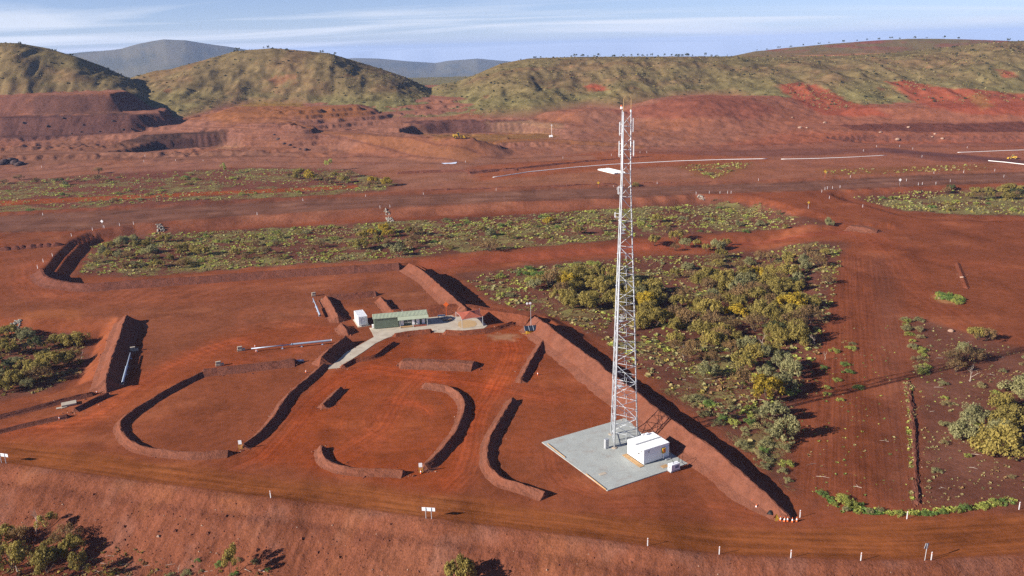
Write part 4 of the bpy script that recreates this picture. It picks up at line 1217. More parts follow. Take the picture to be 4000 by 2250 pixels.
# timber walkway on its left side
mb = MB()
w0 = HF - ax_b * .62
wk = empty('timber_walkway', (w0.x, w0.y, PZ), PAD_RZ, 'tan timber walkway along the left side of the white hut', 'walkway')
for q in range(12):
    mb = MB(); y = -.35 + (ha + .45) * (q + .5) / 12
    mb.box((0, y, .07), (.95, (ha + .45) / 12 - .03, .06)); mb.build('plank', M['timber'], wk)
mb = MB(); mb.bar((-.35, -.35, .02), (-.35, ha + .1, .02), .08); mb.bar((.35, -.35, .02), (.35, ha + .1, .02), .08); mb.build('bearer', M['timber'], wk)
# ply sheets on the pad
for i, (uv, sx, sy, mt, lb) in enumerate((((1595, 1180), 1.2, .9, 'timber', 'square tan plywood sheet on the pad in front of the hut'), ((1615, 1180), .55, .8, 'timber', 'narrow tan plywood sheet on the pad beside the generator'),
                                         ((1514, 1192), 1.35, .75, 'concrete', 'dusty brown sheet lying flat near the front of the pad'))):
    pass
def sheet_on_pad(u, v, sx, sy, mt, lb):
    x, y = P(u, v, PZ); mb = MB(); mb.box((0, 0, .02), (sx, sy, .03)); o = mb.build('plywood_sheet', M[mt]); o.location = (x, y, PZ); o.rotation_euler = (0, 0, PAD_RZ); tag(o, lb, 'sheet')
sheet_on_pad(1672, 1173, 1.3, .9, 'timber', 'square tan plywood sheet on the pad in front of the hut door')
sheet_on_pad(1516, 1192, 1.4, .7, 'concrete', 'dusty brown sheet lying flat near the front corner of the pad')
# generator just off the pad
GB = Vector((*P(1688, 1190), 0))
gen = empty('generator', (GB.x, GB.y, .02), PAD_RZ, 'small white generator set on a grey skid at the pad edge', 'generator')
mb = MB(); mb.box((1.0, .45, .12), (2.15, 1.0, .24)); mb.build('skid', M['sign_grey'], gen, bevel=.02)
mb = MB(); mb.box((1.0, .45, .80), (2.0, .92, 1.10)); cn = mb.build('canopy', M['white_paint'], gen, bevel=.05)
mb = MB(); mb.box((.99, .45, 1.37), (1.9, .84, .06)); mb.build('roof', M['white_paint'], cn)
mb = MB(); mb.box((1.30, -.02, .85), (.8, .03, .55)); mb.build('louvre', M['blue_grey'], cn)
mb = MB(); mb.box((-.01, .45, .85), (.03, .18, .42)); mb.build('control_panel', M['dark_gap'], cn)
mb = MB(); mb.tube([(.8, .45, 1.38), (.8, .45, 1.7), (.95, .45, 1.8)], .05, 8); mb.build('exhaust', M['dark_gap'], cn)
# power cables
def wire(label, pts, r=.03):
    mb = MB(); mb.tube(pts, r, 6); return tag(mb.build('power_cable', M['black_rubber'], smooth=True), label, 'cable')
g_top = GB + ax_b * 1.1 - ax_a * .45
h_top = HF + ax_b * (hb + .05) - ax_a * .3
hh0 = Vector((h_top.x, h_top.y, PZ + HH - .1)); gg0 = Vector((g_top.x, g_top.y, 1.42))
wire('black cable drooping from the hut roof to the generator', [hh0.lerp(gg0, t) + Vector((0, 0, -1.0 * math.sin(math.pi * t))) for t in np.linspace(0, 1, 10)])
stk = GB + ax_b * 3.0 - ax_a * 1.2
wire('black cable arching up on the ground right of the generator', [Vector((GB.x, GB.y, .3)) + ax_b * (2.0 + 1.3 * t) - ax_a * (.4 + 1.4 * t) + Vector((0, 0, 2.2 * math.sin(math.pi * t ** .8))) for t in np.linspace(0, 1, 12)], .035)
# ------------------------------------------------------------------ workshop yard: path, green building, container, canopy
apron = [P(u, v) for u, v in [(929, 825), (934, 834), (941, 848), (905, 868), (868, 888), (829, 918), (825, 929), (862, 925), (884, 905), (915, 885), (945, 864), (972, 851), (990, 845), (1010, 838), (1050, 831), (1085, 827), (1092, 836), (1117, 837),
          (1122, 829), (1165, 832), (1218, 826), (1226, 820), (1220, 814), (1205, 795), (1160, 786), (1130, 788), (1076, 797), (1072, 806), (1000, 818), (945, 826)]]
mb = MB(); mb.prism(apron[::-1], -.2, .07)
o = mb.build('concrete_path', M['pale_concrete']); o['kind'] = 'structure'; o['label'] = 'pale concrete apron and path around the green building'
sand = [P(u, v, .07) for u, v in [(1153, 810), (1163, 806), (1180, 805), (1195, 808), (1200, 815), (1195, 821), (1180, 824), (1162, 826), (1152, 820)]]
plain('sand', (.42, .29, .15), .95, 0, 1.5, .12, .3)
mb = MB(); mb.prism(sand[::-1], .0, .09); o = mb.build('sand_patch', M['sand']); o['kind'] = 'structure'  # sand with the pool of sun under the canopy drawn into its outline

# green building
A0 = Vector((*P(942, 828.5, .07), .07)); A1 = Vector((*P(1075, 816.3, .07), .07))
bl = (A1 - A0).length; brz = math.atan2(A1.y - A0.y, A1.x - A0.x)
bld = empty('site_office', A0, brz, 'long pale green site office with a low roof and awning', 'building')
BD, BH = 3.5, 3.0
sp = bl * .46                          # blank wall on the left, recessed porch on the right
def ribs(mb, x0, x1, y, z0, z1, n, mi=0):
    for q in range(n):
        x = x0 + (x1 - x0) * (q + .5) / n
        mb.box((x, y, (z0 + z1) / 2), ((x1 - x0) / n * .3, .04, z1 - z0))
mb = MB(); mb.box((sp / 2, BD / 2, BH / 2 + .1), (sp, BD, BH - .1)); wall = mb.build('wall', M['cladding_green'], bld)
mb = MB(); ribs(mb, .05, sp - .05, -.02, .2, BH - .1, 26); mb.build('cladding_rib', M['cladding_green'], wall)
mb = MB(); mb.box((sp + (bl - sp) / 2, BD / 2 + .55, BH / 2 + .1), (bl - sp, BD - 1.1, BH - .1)); wall2 = mb.build('wall', M['cladding_green'], bld)
mb = MB()
mb.poly([(-.25, -.30, BH + .02), (bl + .2, -.30, BH + .02), (bl + .2, BD * .55, BH + .62), (-.25, BD * .55, BH + .62)])
mb.poly([(-.25, BD * .55, BH + .62), (bl + .2, BD * .55, BH + .62), (bl + .2, BD + .25, BH + .1), (-.25, BD + .25, BH + .1)])
mb.poly([(-.25, -.30, BH - .06), (-.25, BD * .55, BH + .54), (bl + .2, BD * .55, BH + .54), (bl + .2, -.30, BH - .06)])
mb.poly([(-.25, -.30, BH - .06), (bl + .2, -.30, BH - .06), (bl + .2, -.30, BH + .02), (-.25, -.30, BH + .02)])
mb.poly([(-.25, -.30, BH - .06), (-.25, -.30, BH + .02), (-.25, BD * .55, BH + .62), (-.25, BD + .25, BH + .1), (-.25, BD + .25, BH - .06)])
mb.poly([(bl + .2, -.30, BH - .06), (bl + .2, -.30, BH + .02), (bl + .2, BD * .55, BH + .62), (bl + .2, BD + .25, BH + .1), (bl + .2, BD + .25, BH - .06)])
roof = mb.build('roof', M['roof_green'], bld)
mb = MB()
for q in range(40):
    x = -.2 + (bl + .35) * (q + .5) / 40
    mb.bar((x, -.28, BH + .05), (x, BD * .55, BH + .65), .07, .05)
mb.build('roof_rib', M['roof_green'], roof)
mb = MB(); mb.poly([(sp - .2, -1.15, BH - .75), (bl + .35, -1.15, BH - .75), (bl + .35, -.28, BH - .08), (sp - .2, -.28, BH - .08)])
mb.poly([(sp - .2, -1.15, BH - .81), (sp - .2, -.28, BH - .14), (bl + .35, -.28, BH - .14), (bl + .35, -1.15, BH - .81)])
aw = mb.build('awning', M['roof_green'], bld)
for q in (sp + .3, sp + (bl - sp) * .5, bl - .05):
    mb = MB(); mb.bar((q, -1.05, .05), (q, -1.05, BH - .7), .09); mb.build('awning_post', M['white_paint'], aw)
for x, w, h, mt, nm in ((sp + 1.0, .8, 2.0, 'white_paint', 'door'), (sp + 4.0, .8, 2.0, 'white_paint', 'door'), (sp + 5.2, .9, 2.0, 'white_paint', 'door'), (sp + 6.7, .8, 2.0, 'white_paint', 'door')):
    mb = MB(); mb.box((x, .50, .2 + h / 2), (w, .06, h)); dd = mb.build(nm, M[mt], bld)
    mb = MB(); mb.box((x + .3, .45, 1.15), (.06, .06, .14)); mb.build('handle', M['dark_gap'], dd)
mb = MB(); mb.box((sp + 2.5, .50, 1.5), (1.7, .06, 1.0)); wi = mb.build('window', M['glass_dark'], bld)
mb = MB(); mb.box((sp + 2.5, .47, 2.03), (1.8, .06, .07)); mb.box((sp + 2.5, .47, .97), (1.8, .06, .07)); mb.box((sp + 2.5, .47, 1.5), (.06, .05, 1.0)); mb.build('frame', M['white_paint'], wi)
mb = MB(); mb.box((sp + 6.7, .455, 1.75), (.4, .03, .5)); mb.build('window', M['glass_dark'], bld)
mb = MB(); mb.box((sp + 1.9, -.55, .12), (3.4, .9, .14)); mb.build('porch_deck', M['timber'], bld)
mb = MB(); mb.box((sp + 5.6, -.55, .12), (3.6, .9, .14)); mb.build('porch_step', M['shade_red'], bld)
mb = MB(); mb.box((-.32, .9, .6), (.5, .7, .9)); mb.box((-.32, 1.8, .45), (.45, .6, .7)); mb.build('air_conditioner', M['white_paint'], bld, bevel=.03)
mb = MB(); mb.tube([(bl * .55, BD * .6, BH + .5), (bl * .55, BD * .6, BH + 1.1)], .06, 6); mb.build('vent_pipe', M['galvanised'], bld)

# shipping container
K0 = Vector((*P(903.3, 821), 0)); K1 = Vector((*P(924.7, 817.8), 0))
crz = math.atan2(K1.y - K0.y, K1.x - K0.x)
con = empty('shipping_container', (K0.x, K0.y, .05), crz, 'white shipping container standing left of the green building', 'container')
cw_, cl_, ch_ = 2.44, 6.06, 2.6
mb = MB(); mb.box((cw_ / 2, cl_ / 2, ch_ / 2), (cw_ - .06, cl_ - .06, ch_ - .06)); body = mb.build('shell', M['white_paint'], con)
mb = MB()
for x in (0.06, cw_ - .06):
    for y in (.06, cl_ - .06): mb.box((x, y, ch_ / 2), (.13, .13, ch_))
    mb.box((x, cl_ / 2, ch_ - .06), (.12, cl_, .12)); mb.box((x, cl_ / 2, .06), (.12, cl_, .12))
for y in (.06, cl_ - .06): mb.box((cw_ / 2, y, ch_ - .06), (cw_, .12, .12)); mb.box((cw_ / 2, y, .06), (cw_, .12, .12))
mb.build('frame', M['white_paint'], body)
mb = MB()
for s_ in (0, 1):
    for q in range(22):
        mb.box((-.005 if s_ == 0 else cw_ + .005, .2 + (cl_ - .4) * (q + .5) / 22, ch_ / 2), (.06, .13, ch_ - .3))
mb.build('side_corrugation', M['white_paint'], body)
mb = MB()
for q in range(20): mb.box((cw_ / 2, .2 + (cl_ - .4) * (q + .5) / 20, ch_ - .01), (cw_ - .3, .12, .04))
mb.build('roof_corrugation', M['white_paint'], body)
for k in (0, 1):
    mb = MB(); mb.box((cw_ * (.26 + .48 * k), -.01, ch_ / 2), (cw_ * .46, .06, ch_ - .28)); dd = mb.build('door', M['white_paint'], con)
    for q in (.3, .7):
        mb = MB(); x = cw_ * (.26 + .48 * k) + (q - .5) * .95; mb.tube([(x, -.07, .2), (x, -.07, ch_ - .2)], .03, 6); mb.build('lock_rod', M['sign_grey'], dd)
mb = MB(); mb.box((cw_ * .5, -.45, .28), (1.5, .55, .5)); mb.build('entry_step', M['sign_grey'], con)
kpad = MB(); kpad.box((cw_ / 2, cl_ / 2 - .2, -.03), (cw_ + .9, cl_ + 1.3, .08)); kp = kpad.build('container_slab', M['pale_concrete']); kp.location = (K0.x, K0.y, .03); kp.rotation_euler = (0, 0, crz); kp['kind'] = 'structure'

# shade canopy
Q = [Vector((*P(u, v, .07), .07)) for u, v in ((1163, 828), (1215, 820), (1207, 800), (1148, 808))]
cen = sum(Q, Vector()) / 4
can = empty('shade_canopy', (cen.x, cen.y, .07), 0, 'red fabric shade canopy on four posts right of the green building', 'canopy')
ql = [q - Vector((cen.x, cen.y, .07)) for q in Q]
EH = 2.6
mb = MB(); peak = Vector((0, 0, EH + .95)); nseg = 6
def sag(a, b_, t): return a.lerp(b_, t) * (1 - .10 * math.sin(math.pi * t)) + Vector((0, 0, EH))
for k in range(4):
    a, b_ = ql[k], ql[(k + 1) % 4]
    ed = [sag(a, b_, t / nseg) for t in range(nseg + 1)]
    for t in range(nseg):
        m0 = ed[t].lerp(peak, .5) - Vector((0, 0, .10)); m1 = ed[t + 1].lerp(peak, .5) - Vector((0, 0, .10))
        mb.poly([ed[t], ed[t + 1], m1, m0]); mb.poly([m0, m1, peak])
fab = mb.build('canopy_fabric', M['shade_red'], can)
mb = MB()
for k in range(4):
    a, b_ = ql[k], ql[(k + 1) % 4]
    mb.tube([sag(a, b_, t / nseg) - Vector((0, 0, .03)) for t in range(nseg + 1)], .025, 5)
mb.build('edge_cable', M['galvanised'], fab)
for q in ql:
    mb = MB(); mb.tube([(q.x, q.y, -.2), (q.x, q.y, EH + .12)], .06, 8); mb.build('post', M['galvanised'], can)
# things on the apron
x, y = P(1111, 800, .07)
tb = empty('picnic_table', (x, y, .07), brz, 'blue-grey table on the apron right of the green building', 'table')
mb = MB(); mb.box((0, 0, .76), (2.0, 1.1, .07)); mb.build('table_top', M['blue_grey'], tb)
for sx in (-.8, .8): mb = MB(); mb.bar((sx, -.4, 0), (sx, .4, .74), .08); mb.bar((sx, .4, 0), (sx, -.4, .74), .08); mb.build('trestle', M['blue_grey'], tb)
for sy in (-.85, .85): mb = MB(); mb.box((0, sy, .44), (2.0, .3, .05)); mb.build('bench', M['blue_grey'], tb)
x, y = P(1112, 797, 0)
def diamond_sign(x, y, z, rz, hgt, size, face, label, name='diamond_sign', square=False, cat='sign', group=None, legmat='galvanised'):
    s = empty(name, (x, y, z), rz, label, cat, group)
    mb = MB(); mb.tube([(0, 0, -.3), (0, 0, hgt)], .04, 6); mb.build('post', M[legmat], s)
    mb = MB(); r_ = size / math.sqrt(2)
    pts = [(0, -r_), (r_, 0), (0, r_), (-r_, 0)] if not square else [(-size / 2, -size / 2), (size / 2, -size / 2), (size / 2, size / 2), (-size / 2, size / 2)]
    for yy in (-.05, -.03): pass
    n = len(pts); i = len(mb.v)
    mb.v += [(p[0], -.06, hgt - r_ * .4 + p[1]) for p in pts] + [(p[0], -.045, hgt - r_ * .4 + p[1]) for p in pts]
    mb.f += [tuple(range(i, i + n)), tuple(range(i + 2 * n - 1, i + n - 1, -1))] + [(i + k, i + (k + 1) % n, i + n + (k + 1) % n, i + n + k) for k in range(n)]
    mb.mi += [0] * (n + 2)
    mb.build('board', M[face], s)
    return s
diamond_sign(x + 1.2, y + 1.0, 0, .1, 3.6, 1.1, 'orange_plastic', 'orange diamond sign on a post behind the blue-grey table', legmat='orange_plastic')
# pile of timber offcuts
x, y = P(1126, 807, .07)
sc = empty('scrap_pile', (x, y, .07), 0, 'jumbled scrap timber pile on the apron beside the table', 'scrap pile')
for k in range(14):
    a = rnd.uniform(0, 3.14); l = rnd.uniform(.7, 1.7); px_, py_ = rnd.uniform(-.9, .9), rnd.uniform(-.5, .5); zz = rnd.uniform(.06, .5)
    mb = MB(); mb.bar((px_ - math.cos(a) * l / 2, py_ - math.sin(a) * l / 2, zz), (px_ + math.cos(a) * l / 2, py_ + math.sin(a) * l / 2, zz + rnd.uniform(-.15, .2)), .14, .06)
    mb.build('offcut', M['timber' if k % 3 else 'dark_gap'], sc)

# solar light trailer
x, y = P(1336, 841)
lt = empty('solar_light_trailer', (x, y, 0), .15, 'yellow mobile light trailer with tilted solar panels and a tall mast', 'light trailer')
mb = MB(); mb.box((-.4, 0, .75), (1.5, 1.2, .8)); body = mb.build('body', M['yellow_paint'], lt, bevel=.06)
mb = MB(); mb.bar((-1.3, -.5, .35), (1.5, -.5, .35), .12); mb.bar((-1.3, .5, .35), (1.5, .5, .35), .12); mb.bar((1.5, -.5, .35), (1.5, .5, .35), .12); mb.bar((-1.3, 0, .35), (-2.4, 0, .35), .1); mb.build('chassis', M['yellow_paint'], lt)
for sy in (-.75, .75):
    mb = MB(); mb.tube([(0, sy - .1, .33), (0, sy + .1, .33)], .33, 14); mb.build('wheel', M['black_rubber'], lt)
for sx, sy in ((-1.3, -.6), (1.4, -.6), (-1.3, .6), (1.4, .6)):
    mb = MB(); mb.bar((sx, sy, 0), (sx, sy, 1.3), .08); mb.box((sx, sy, .03), (.25, .25, .06)); mb.build('outrigger', M['yellow_paint'], lt)
til = Matrix.Rotation(math.radians(24), 3, 'X')
for k in range(3):
    mb = MB(); mb.box((-1.15 + 1.15 * k, -.1, 1.75), (1.1, 1.9, .06), tilt=til); pn = mb.build('solar_panel', M['solar_glass'], lt)
    mb = MB()
    for dx in (-.55, .55): mb.box((-1.15 + 1.15 * k + dx, -.1, 1.745), (.04, 1.92, .08), tilt=til)
    mb.build('frame', M['galvanised'], pn)
mb = MB(); mb.tube([(.2, .9, .4), (.2, .9, 4.0), (.2, .9, 8.3)], [.09, .07, .05], 8); ms = mb.build('mast', M['sign_grey'], lt)
mb = MB(); mb.bar((-.7, .9, 8.2), (.5, .9, 8.2), .07); mb.build('crossbar', M['sign_grey'], ms)
for k, xx in enumerate((-.7, .1)):
    mb = MB(); mb.box((xx, .78, 8.2), (.5, .16, .5)); mb.build('lamp_head', M['white_paint'], ms, bevel=.03)
mb = MB(); mb.box((.05, .9, 1.2), (.5, .3, .5)); mb.build('mast_winch', M['yellow_paint'], ms)

# water fill points: long raised pipe, blocks at the foot
def blocks(u, v, label, n=3, rz=.3):
    x, y = P(u, v); b0 = empty('concrete_block_stack', (x, y, 0), rz, label, 'concrete blocks')
    sp_ = [(0, 0, .3), (.1, .08, .9), (.75, .1, .3)][:n] if n > 1 else [(0, 0, .3)]
    for k, (dx, dy, dz) in enumerate(sp_):
        mb = MB(); mb.box((dx, dy, dz), (1.15, .62, .56), .1 * k); mb.build('concrete_block', M['concrete'], b0, bevel=.04)
def fill_pipe(pts, z, r1, r2, label, split=.5):
    a = Vector((*P(*pts[0], z), z)); b_ = Vector((*P(*pts[1], z), z)); mid = a.lerp(b_, split)
    w = empty('water_pipe', (a.x, a.y, 0), 0, label, 'pipe'); o0 = Vector((a.x, a.y, 0))
    a, b_, mid = a - o0, b_ - o0, mid - o0
    mb = MB(); mb.tube([a, mid], r1, 12); mb.build('thin_pipe', M['pipe_steel'], w, smooth=True)
    mb = MB(); mb.tube([mid, b_], r2, 14, caps=False); tk = mb.build('wide_pipe', M['pipe_steel'], w, smooth=True)
    d = (b_ - a).normalized()
    mb = MB(); mb.tube([b_ - d * .12, b_ + d * .02], r2 + .06, 14, caps=False); mb.build('end_flange', M['white_paint'], tk)
    mb = MB(); mb.tube([b_ - d * .4, b_ - d * .35], r2 * .98, 14); mb.build('dark_bore', M['dark_gap'], tk)
    mb = MB(); mb.tube([mid - d * .1, mid + d * .1], r2 + .08, 14); mb.build('flange', M['pipe_steel'], tk)
    for t in (.06, .38, .62, .88):
        q = a.lerp(b_, t)
        mb = MB(); mb.bar((q.x, q.y, 0), (q.x, q.y, q.z - r1), .12); mb.box((q.x, q.y, .04), (.5, .5, .08)); mb.build('support_post', M['pipe_steel'], w)
fill_pipe([(328, 888), (308, 963)], 1.1, .14, .26, 'blue-grey raised water pipe beside the tall left bund')
fill_pipe([(632, 877), (834, 856)], .9, .14, .26, 'long blue-grey raised water pipe across the open yard')
fill_pipe([(787, 750), (805, 793)], .9, .12, .26, 'short blue-grey water pipe left of the container bay')
blocks(334, 884, 'stacked cream concrete blocks at the top of the left water pipe')
blocks(603, 883, 'stacked cream concrete blocks at the left end of the long water pipe')
blocks(549, 921, 'stacked cream concrete blocks alone behind the oval yard')
blocks(789, 745, 'cream concrete blocks at the top of the short water pipe', 2)
x0, y0 = P(741, 905.5, .6); x1, y1 = P(764, 904, .6)
mb = MB(); mb.tube([(0, 0, .5), (x1 - x0, y1 - y0, .5)], .3, 12); o = mb.build('pipe_offcut', M['pipe_steel'], smooth=True); o.location = (x0, y0, -.2); tag(o, 'short pale pipe offcut behind the right end of the dark yard bund', 'pipe')
# pale slab at left
x, y = P(174, 1018); sl = MB(); sl.box((0, 0, .2), (2.9, 1.9, .4)); sl = sl.build('concrete_slab', M['concrete'], bevel=.03); sl.location = (x, y, .05); sl.rotation_euler = (0, 0, .5)
tag(sl, 'pale rectangular concrete slab between the low bunds at left', 'slab')
sheet2 = MB(); sheet2.box((-1.6, -.9, .03), (1.7, .9, .05)); sheet2.box((-1.0, -1.1, .05), (1.2, .6, .04), .3); sheet2 = sheet2.build('ply_offcuts', M['concrete']); sheet2.location = (x, y, .05); sheet2.rotation_euler = (0, 0, .5); tag(sheet2, 'thin pale offcuts lying at the left corner of the concrete slab', 'offcuts')
# rubble rocks in the drain at left
plain('culvert_dark', (.03, .025, .022), .9)
# rock chutes on the embankments
def chute(p0, p1, w, label, mat='rock_grey', n=70):
    a = place1(*p0); b_ = place1(*p1)
    r_ = empty('rock_chute', (b_[0], b_[1], b_[2]), 0, label, 'rock chute')
    d = Vector((a[0] - b_[0], a[1] - b_[1], 0)); s = Vector((-d.y, d.x, 0)).normalized()
    proto = []
    for k in range(4):
        bm_ = bmesh.new(); bmesh.ops.create_icosphere(bm_, subdivisions=1, radius=1)
        rr = random.Random(k)
        for v_ in bm_.verts: v_.co *= rr.uniform(.7, 1.15)
        me = bpy.data.meshes.new('rock'); bm_.to_mesh(me); bm_.free(); me.materials.append(M[mat]); proto.append(me)
    for k in range(n):
        t = rnd.random(); q = Vector((b_[0], b_[1], 0)) + d * t + s * rnd.uniform(-w, w) * (1 - .35 * t)
        o = bpy.data.objects.new('rock', proto[k % 4]); C.objects.link(o); o.parent = r_
        o.location = (q.x - b_[0], q.y - b_[1], gz(q.x, q.y) - b_[2] + .08)
        o.scale = [rnd.uniform(.22, .5)] * 3; o.rotation_euler = (rnd.random() * 6, rnd.random() * 6, rnd.random() * 6)
chute((398, 564), (407, 585), 1.6, 'pale rock chute down the haul road embankment at left')
chute((972, 525), (983, 558), 1.7, 'pale rock chute down the haul road embankment in the middle')
chute((1757, 492), (1775, 501), 1.2, 'small pale rock chute by the haul road right of the tower', n=30)
chute((45, 806), (30, 836), 1.8, 'dark grey rock chute falling into the left bush hollow', 'rock_grey', 60)

# ------------------------------------------------------------------ signs, posts, cones
def board_sign(u0, u1, v0, hgt, bh, label):
    a = Vector(place1(u0, v0[0])); b_ = Vector(place1(u1, v0[1])); L = (b_ - a).length
    s = empty('road_sign', a, math.atan2(b_.y - a.y, b_.x - a.x), label, 'sign')
    for x in (.18 * L + 0, .82 * L): mb = MB(); mb.tube([(x, 0, -.4), (x, 0, hgt)], .05, 8); mb.build('post', M['galvanised'], s)
    mb = MB(); mb.box((L / 2, .07, hgt - bh / 2), (L * 1.5, .04, bh)); bd = mb.build('board', M['white_paint'], s)
    mb = MB()
    for z in (.22, .78): mb.box((L / 2, .03, hgt - bh * z), (L * 1.45, .04, .05))
    mb.build('stiffener', M['galvanised'], bd)
board_sign(1068, 1090, (1304, 1306), 1.95, .62, 'white two-legged road sign on the near road edge, in the middle')
board_sign(1, 19, (1164, 1166), 1.95, .62, 'white two-legged road sign at the left edge of the photo')
x, y, z = place1(2326, 1411)
s = empty('tilted_sign', (x, y, z), .5, 'grey square sign tilted on a single post at lower right', 'sign')
mb = MB(); mb.tube([(0, 0, -.4), (.1, 0, 2.7)], .04, 8); mb.build('post', M['galvanised'], s)
mb = MB(); mb.box((.1, .06, 2.3), (.85, .03, .85), 0, tilt=Matrix.Rotation(.35, 3, 'Y')); mb.build('board', M['sign_grey'], s)
def legged_board(u, v, label):
    x, y, z = place1(u, v); s = empty('site_board', (x, y, z), .1, label, 'site board')
    for sx in (-.28, .28):
        mb = MB(); mb.bar((sx, 0, 0), (sx, 0, 1.75), .08); mb.build('leg', M['yellow_paint'], s)
    mb = MB()
    for zz in (.25, .7, 1.1): mb.bar((-.28, 0, zz), (.28, 0, zz), .06)
    mb.build('rail', M['yellow_paint'], s)
    mb = MB(); mb.box((0, -.05, 1.55), (.62, .05, .8)); mb.build('board', M['white_paint'], s)
legged_board(606, 1131, 'white board on yellow legs at the mouth of the oval yard')
legged_board(1059, 1190, 'white board on yellow legs at the mouth of the turning circle')

def cone_proto():
    c = empty('traffic_cone', (0, 0, -50), 0, 'x', 'traffic cone', 'traffic cones')
    mb = MB(); mb.box((0, 0, .02), (.42, .42, .04)); mb.build('base', M['black_rubber'], c)
    mb = MB(); mb.tube([(0, 0, .04), (0, 0, .78)], [.17, .035], 12); cb_ = mb.build('cone', M['orange_plastic'], c)
    mb = MB(); mb.tube([(0, 0, .30), (0, 0, .55)], [.125, .083], 12, caps=False); mb.build('white_band', M['white_paint'], cb_)
    return c
cp = cone_proto(); first = True
CONES = [(1963, 1311, 'leftmost of the row of traffic cones at the tip of the long bund'), (1973, 1313, 'second traffic cone from the left in the row beside the yellow warning board'), (1981, 1313, 'middle traffic cone of the row at the tip of the long bund'),
         (1993, 1314, 'fourth traffic cone from the left in the row at the tip of the long bund'), (2004, 1313, 'rightmost of the row of traffic cones at the tip of the long bund'),
         (1891, 1268, 'upper of two traffic cones standing apart at the foot of the long bund'), (1902, 1280, 'lower of two traffic cones standing apart at the foot of the long bund'),
         (770, 938, 'orange traffic cone at the right end of the dark yard bund'), (1353, 944, 'traffic cone alone on the ground below the light trailer'), (645, 886, 'nearer traffic cone beside the long water pipe'),
         (642, 874, 'farther traffic cone beside the long water pipe'), (244, 990, 'traffic cone by the pale slab at left'), (1059, 1192, 'traffic cone at the foot of the board by the turning circle'), (150, 1056, 'traffic cone at the left bund end below the slab')]
for u, v, lb in CONES:
    c_ = cp if first else copy_tree(cp); first = False
    c_.location = place1(u, v); c_['label'] = lb; c_.scale = [.9, .9, 1.1]
# yellow warning board
x, y, z = place1(1953, 1308); s = empty('warning_board', (x, y, z), .3, 'yellow folding warning board beside the row of cones', 'warning sign')
mb = MB(); mb.poly([(-.45, -.3, 0), (.45, -.3, 0), (0, 0, 1.1)]); mb.poly([(-.45, -.27, 0), (0, .03, 1.1), (.45, -.27, 0)]); mb.build('front_panel', M['yellow_paint'], s)
mb = MB(); mb.poly([(-.45, .35, 0), (.45, .35, 0), (0, .04, 1.1)]); mb.build('back_panel', M['yellow_paint'], s)
# culvert pipes at the bund tip
for i, (u, v, lb) in enumerate(((1936, 1300, 'black culvert pipe mouth left of the yellow warning board'),)):
    x, y, z = place1(u, v); mb = MB(); mb.tube([(0, 0, .4), (1.0, 1.4, .4)], .45, 16, caps=False); mb.tube([(.05, .07, .4), (.9, 1.3, .4)], .38, 16)
    o = mb.build('culvert_pipe', M['black_rubber'], smooth=True); o.location = (x, y, z - .1); tag(o, lb, 'culvert')

def post_proto(h=1.35, w=.12):
    p = empty('guide_post', (0, 0, -50), 0, 'x', 'guide post', 'white guide posts')
    mb = MB(); mb.box((0, 0, h / 2), (w, .05, h)); b_ = mb.build('stake', M['white_paint'], p)
    mb = MB(); mb.box((0, -.032, h * .82), (w * .7, .012, .12)); mb.build('reflector', M['orange_plastic'], b_)
    return p
gp = post_proto(); first = True
NEAR = 'white guide post on the near edge of the foreground road'
POSTS = [(1629, 1374, NEAR), (1809, 1396, NEAR), (1989, 1404, NEAR), (2165, 1411, NEAR), (2342, 1410, NEAR),
         (2281, 1306, 'white guide post beside the green shrubs at lower right'), (2012, 1302, 'white guide post right of the row of cones'), (2563, 1282, 'white guide post at the far lower right edge'), (681, 1253, 'thin white post on the near road edge left of centre')]
HL_ = 'small white marker post on the edge of the haul road'
CL_ = 'small white marker post on the curve at the left end of the bush strip'
JR_ = 'small white marker post around the right road junction'
MN_ = 'tiny white marker post out on the mine floor'
for u, v in ((262, 574), (233, 580), (180, 595), (132, 645), (109, 660), (95, 676), (301, 568), (336, 565)): POSTS.append((u, v, CL_))
for u, v in ((647, 541), (956, 524), (981, 522), (108, 542), (762, 506), (920, 496), (1065, 490), (1248, 480), (1543, 472), (1552, 478), (1570, 470), (1604, 467), (1653, 464), (1830, 487), (1751, 489), (1784, 487), (1811, 487), (1839, 487), (1908, 455)): POSTS.append((u, v, HL_))
for u, v in ((2075, 478), (2081, 476), (2094, 475), (2113, 473), (2067, 484), (2086, 500), (2170, 522), (2139, 447), (2280, 456), (2310, 466), (2320, 465), (2354, 464), (2390, 458), (2424, 435), (2502, 432), (2525, 446), (2572, 478), (2349, 438), (2033, 525)): POSTS.append((u, v, JR_))
for u, v in ((1416, 399), (1538, 392), (1595, 381), (1610, 385), (1627, 385), (2172, 381), (2296, 376), (2367, 353), (2433, 373), (105, 422), (365, 394), (362, 408), (511, 406), (442, 405), (1171, 409), (2319, 396), (2205, 370), (2263, 370)): POSTS.append((u, v, MN_))
pp = place([p[0] for p in POSTS], [p[1] for p in POSTS])
for (u, v, lb), q in zip(POSTS, pp):
    c_ = gp if first else copy_tree(gp); first = False
    c_.location = q; c_['label'] = (['leftmost ', 'second-from-left ', 'third-from-left ', 'fourth-from-left ', 'rightmost '][POSTS.index((u, v, lb))] if lb == NEAR else '') + lb; sc_ = 1.0 if q[1] < 200 else 1.0; c_.scale = (sc_ * (1 if q[1] < 200 else 1.2), sc_, sc_); c_['group'] = lb + 's' if False else 'white guide posts'
    c_['group'] = {NEAR: 'near road guide posts', HL_: 'haul road marker posts', CL_: 'curve marker posts', JR_: 'junction marker posts', MN_: 'mine floor marker posts'}.get(lb, 'white guide posts')
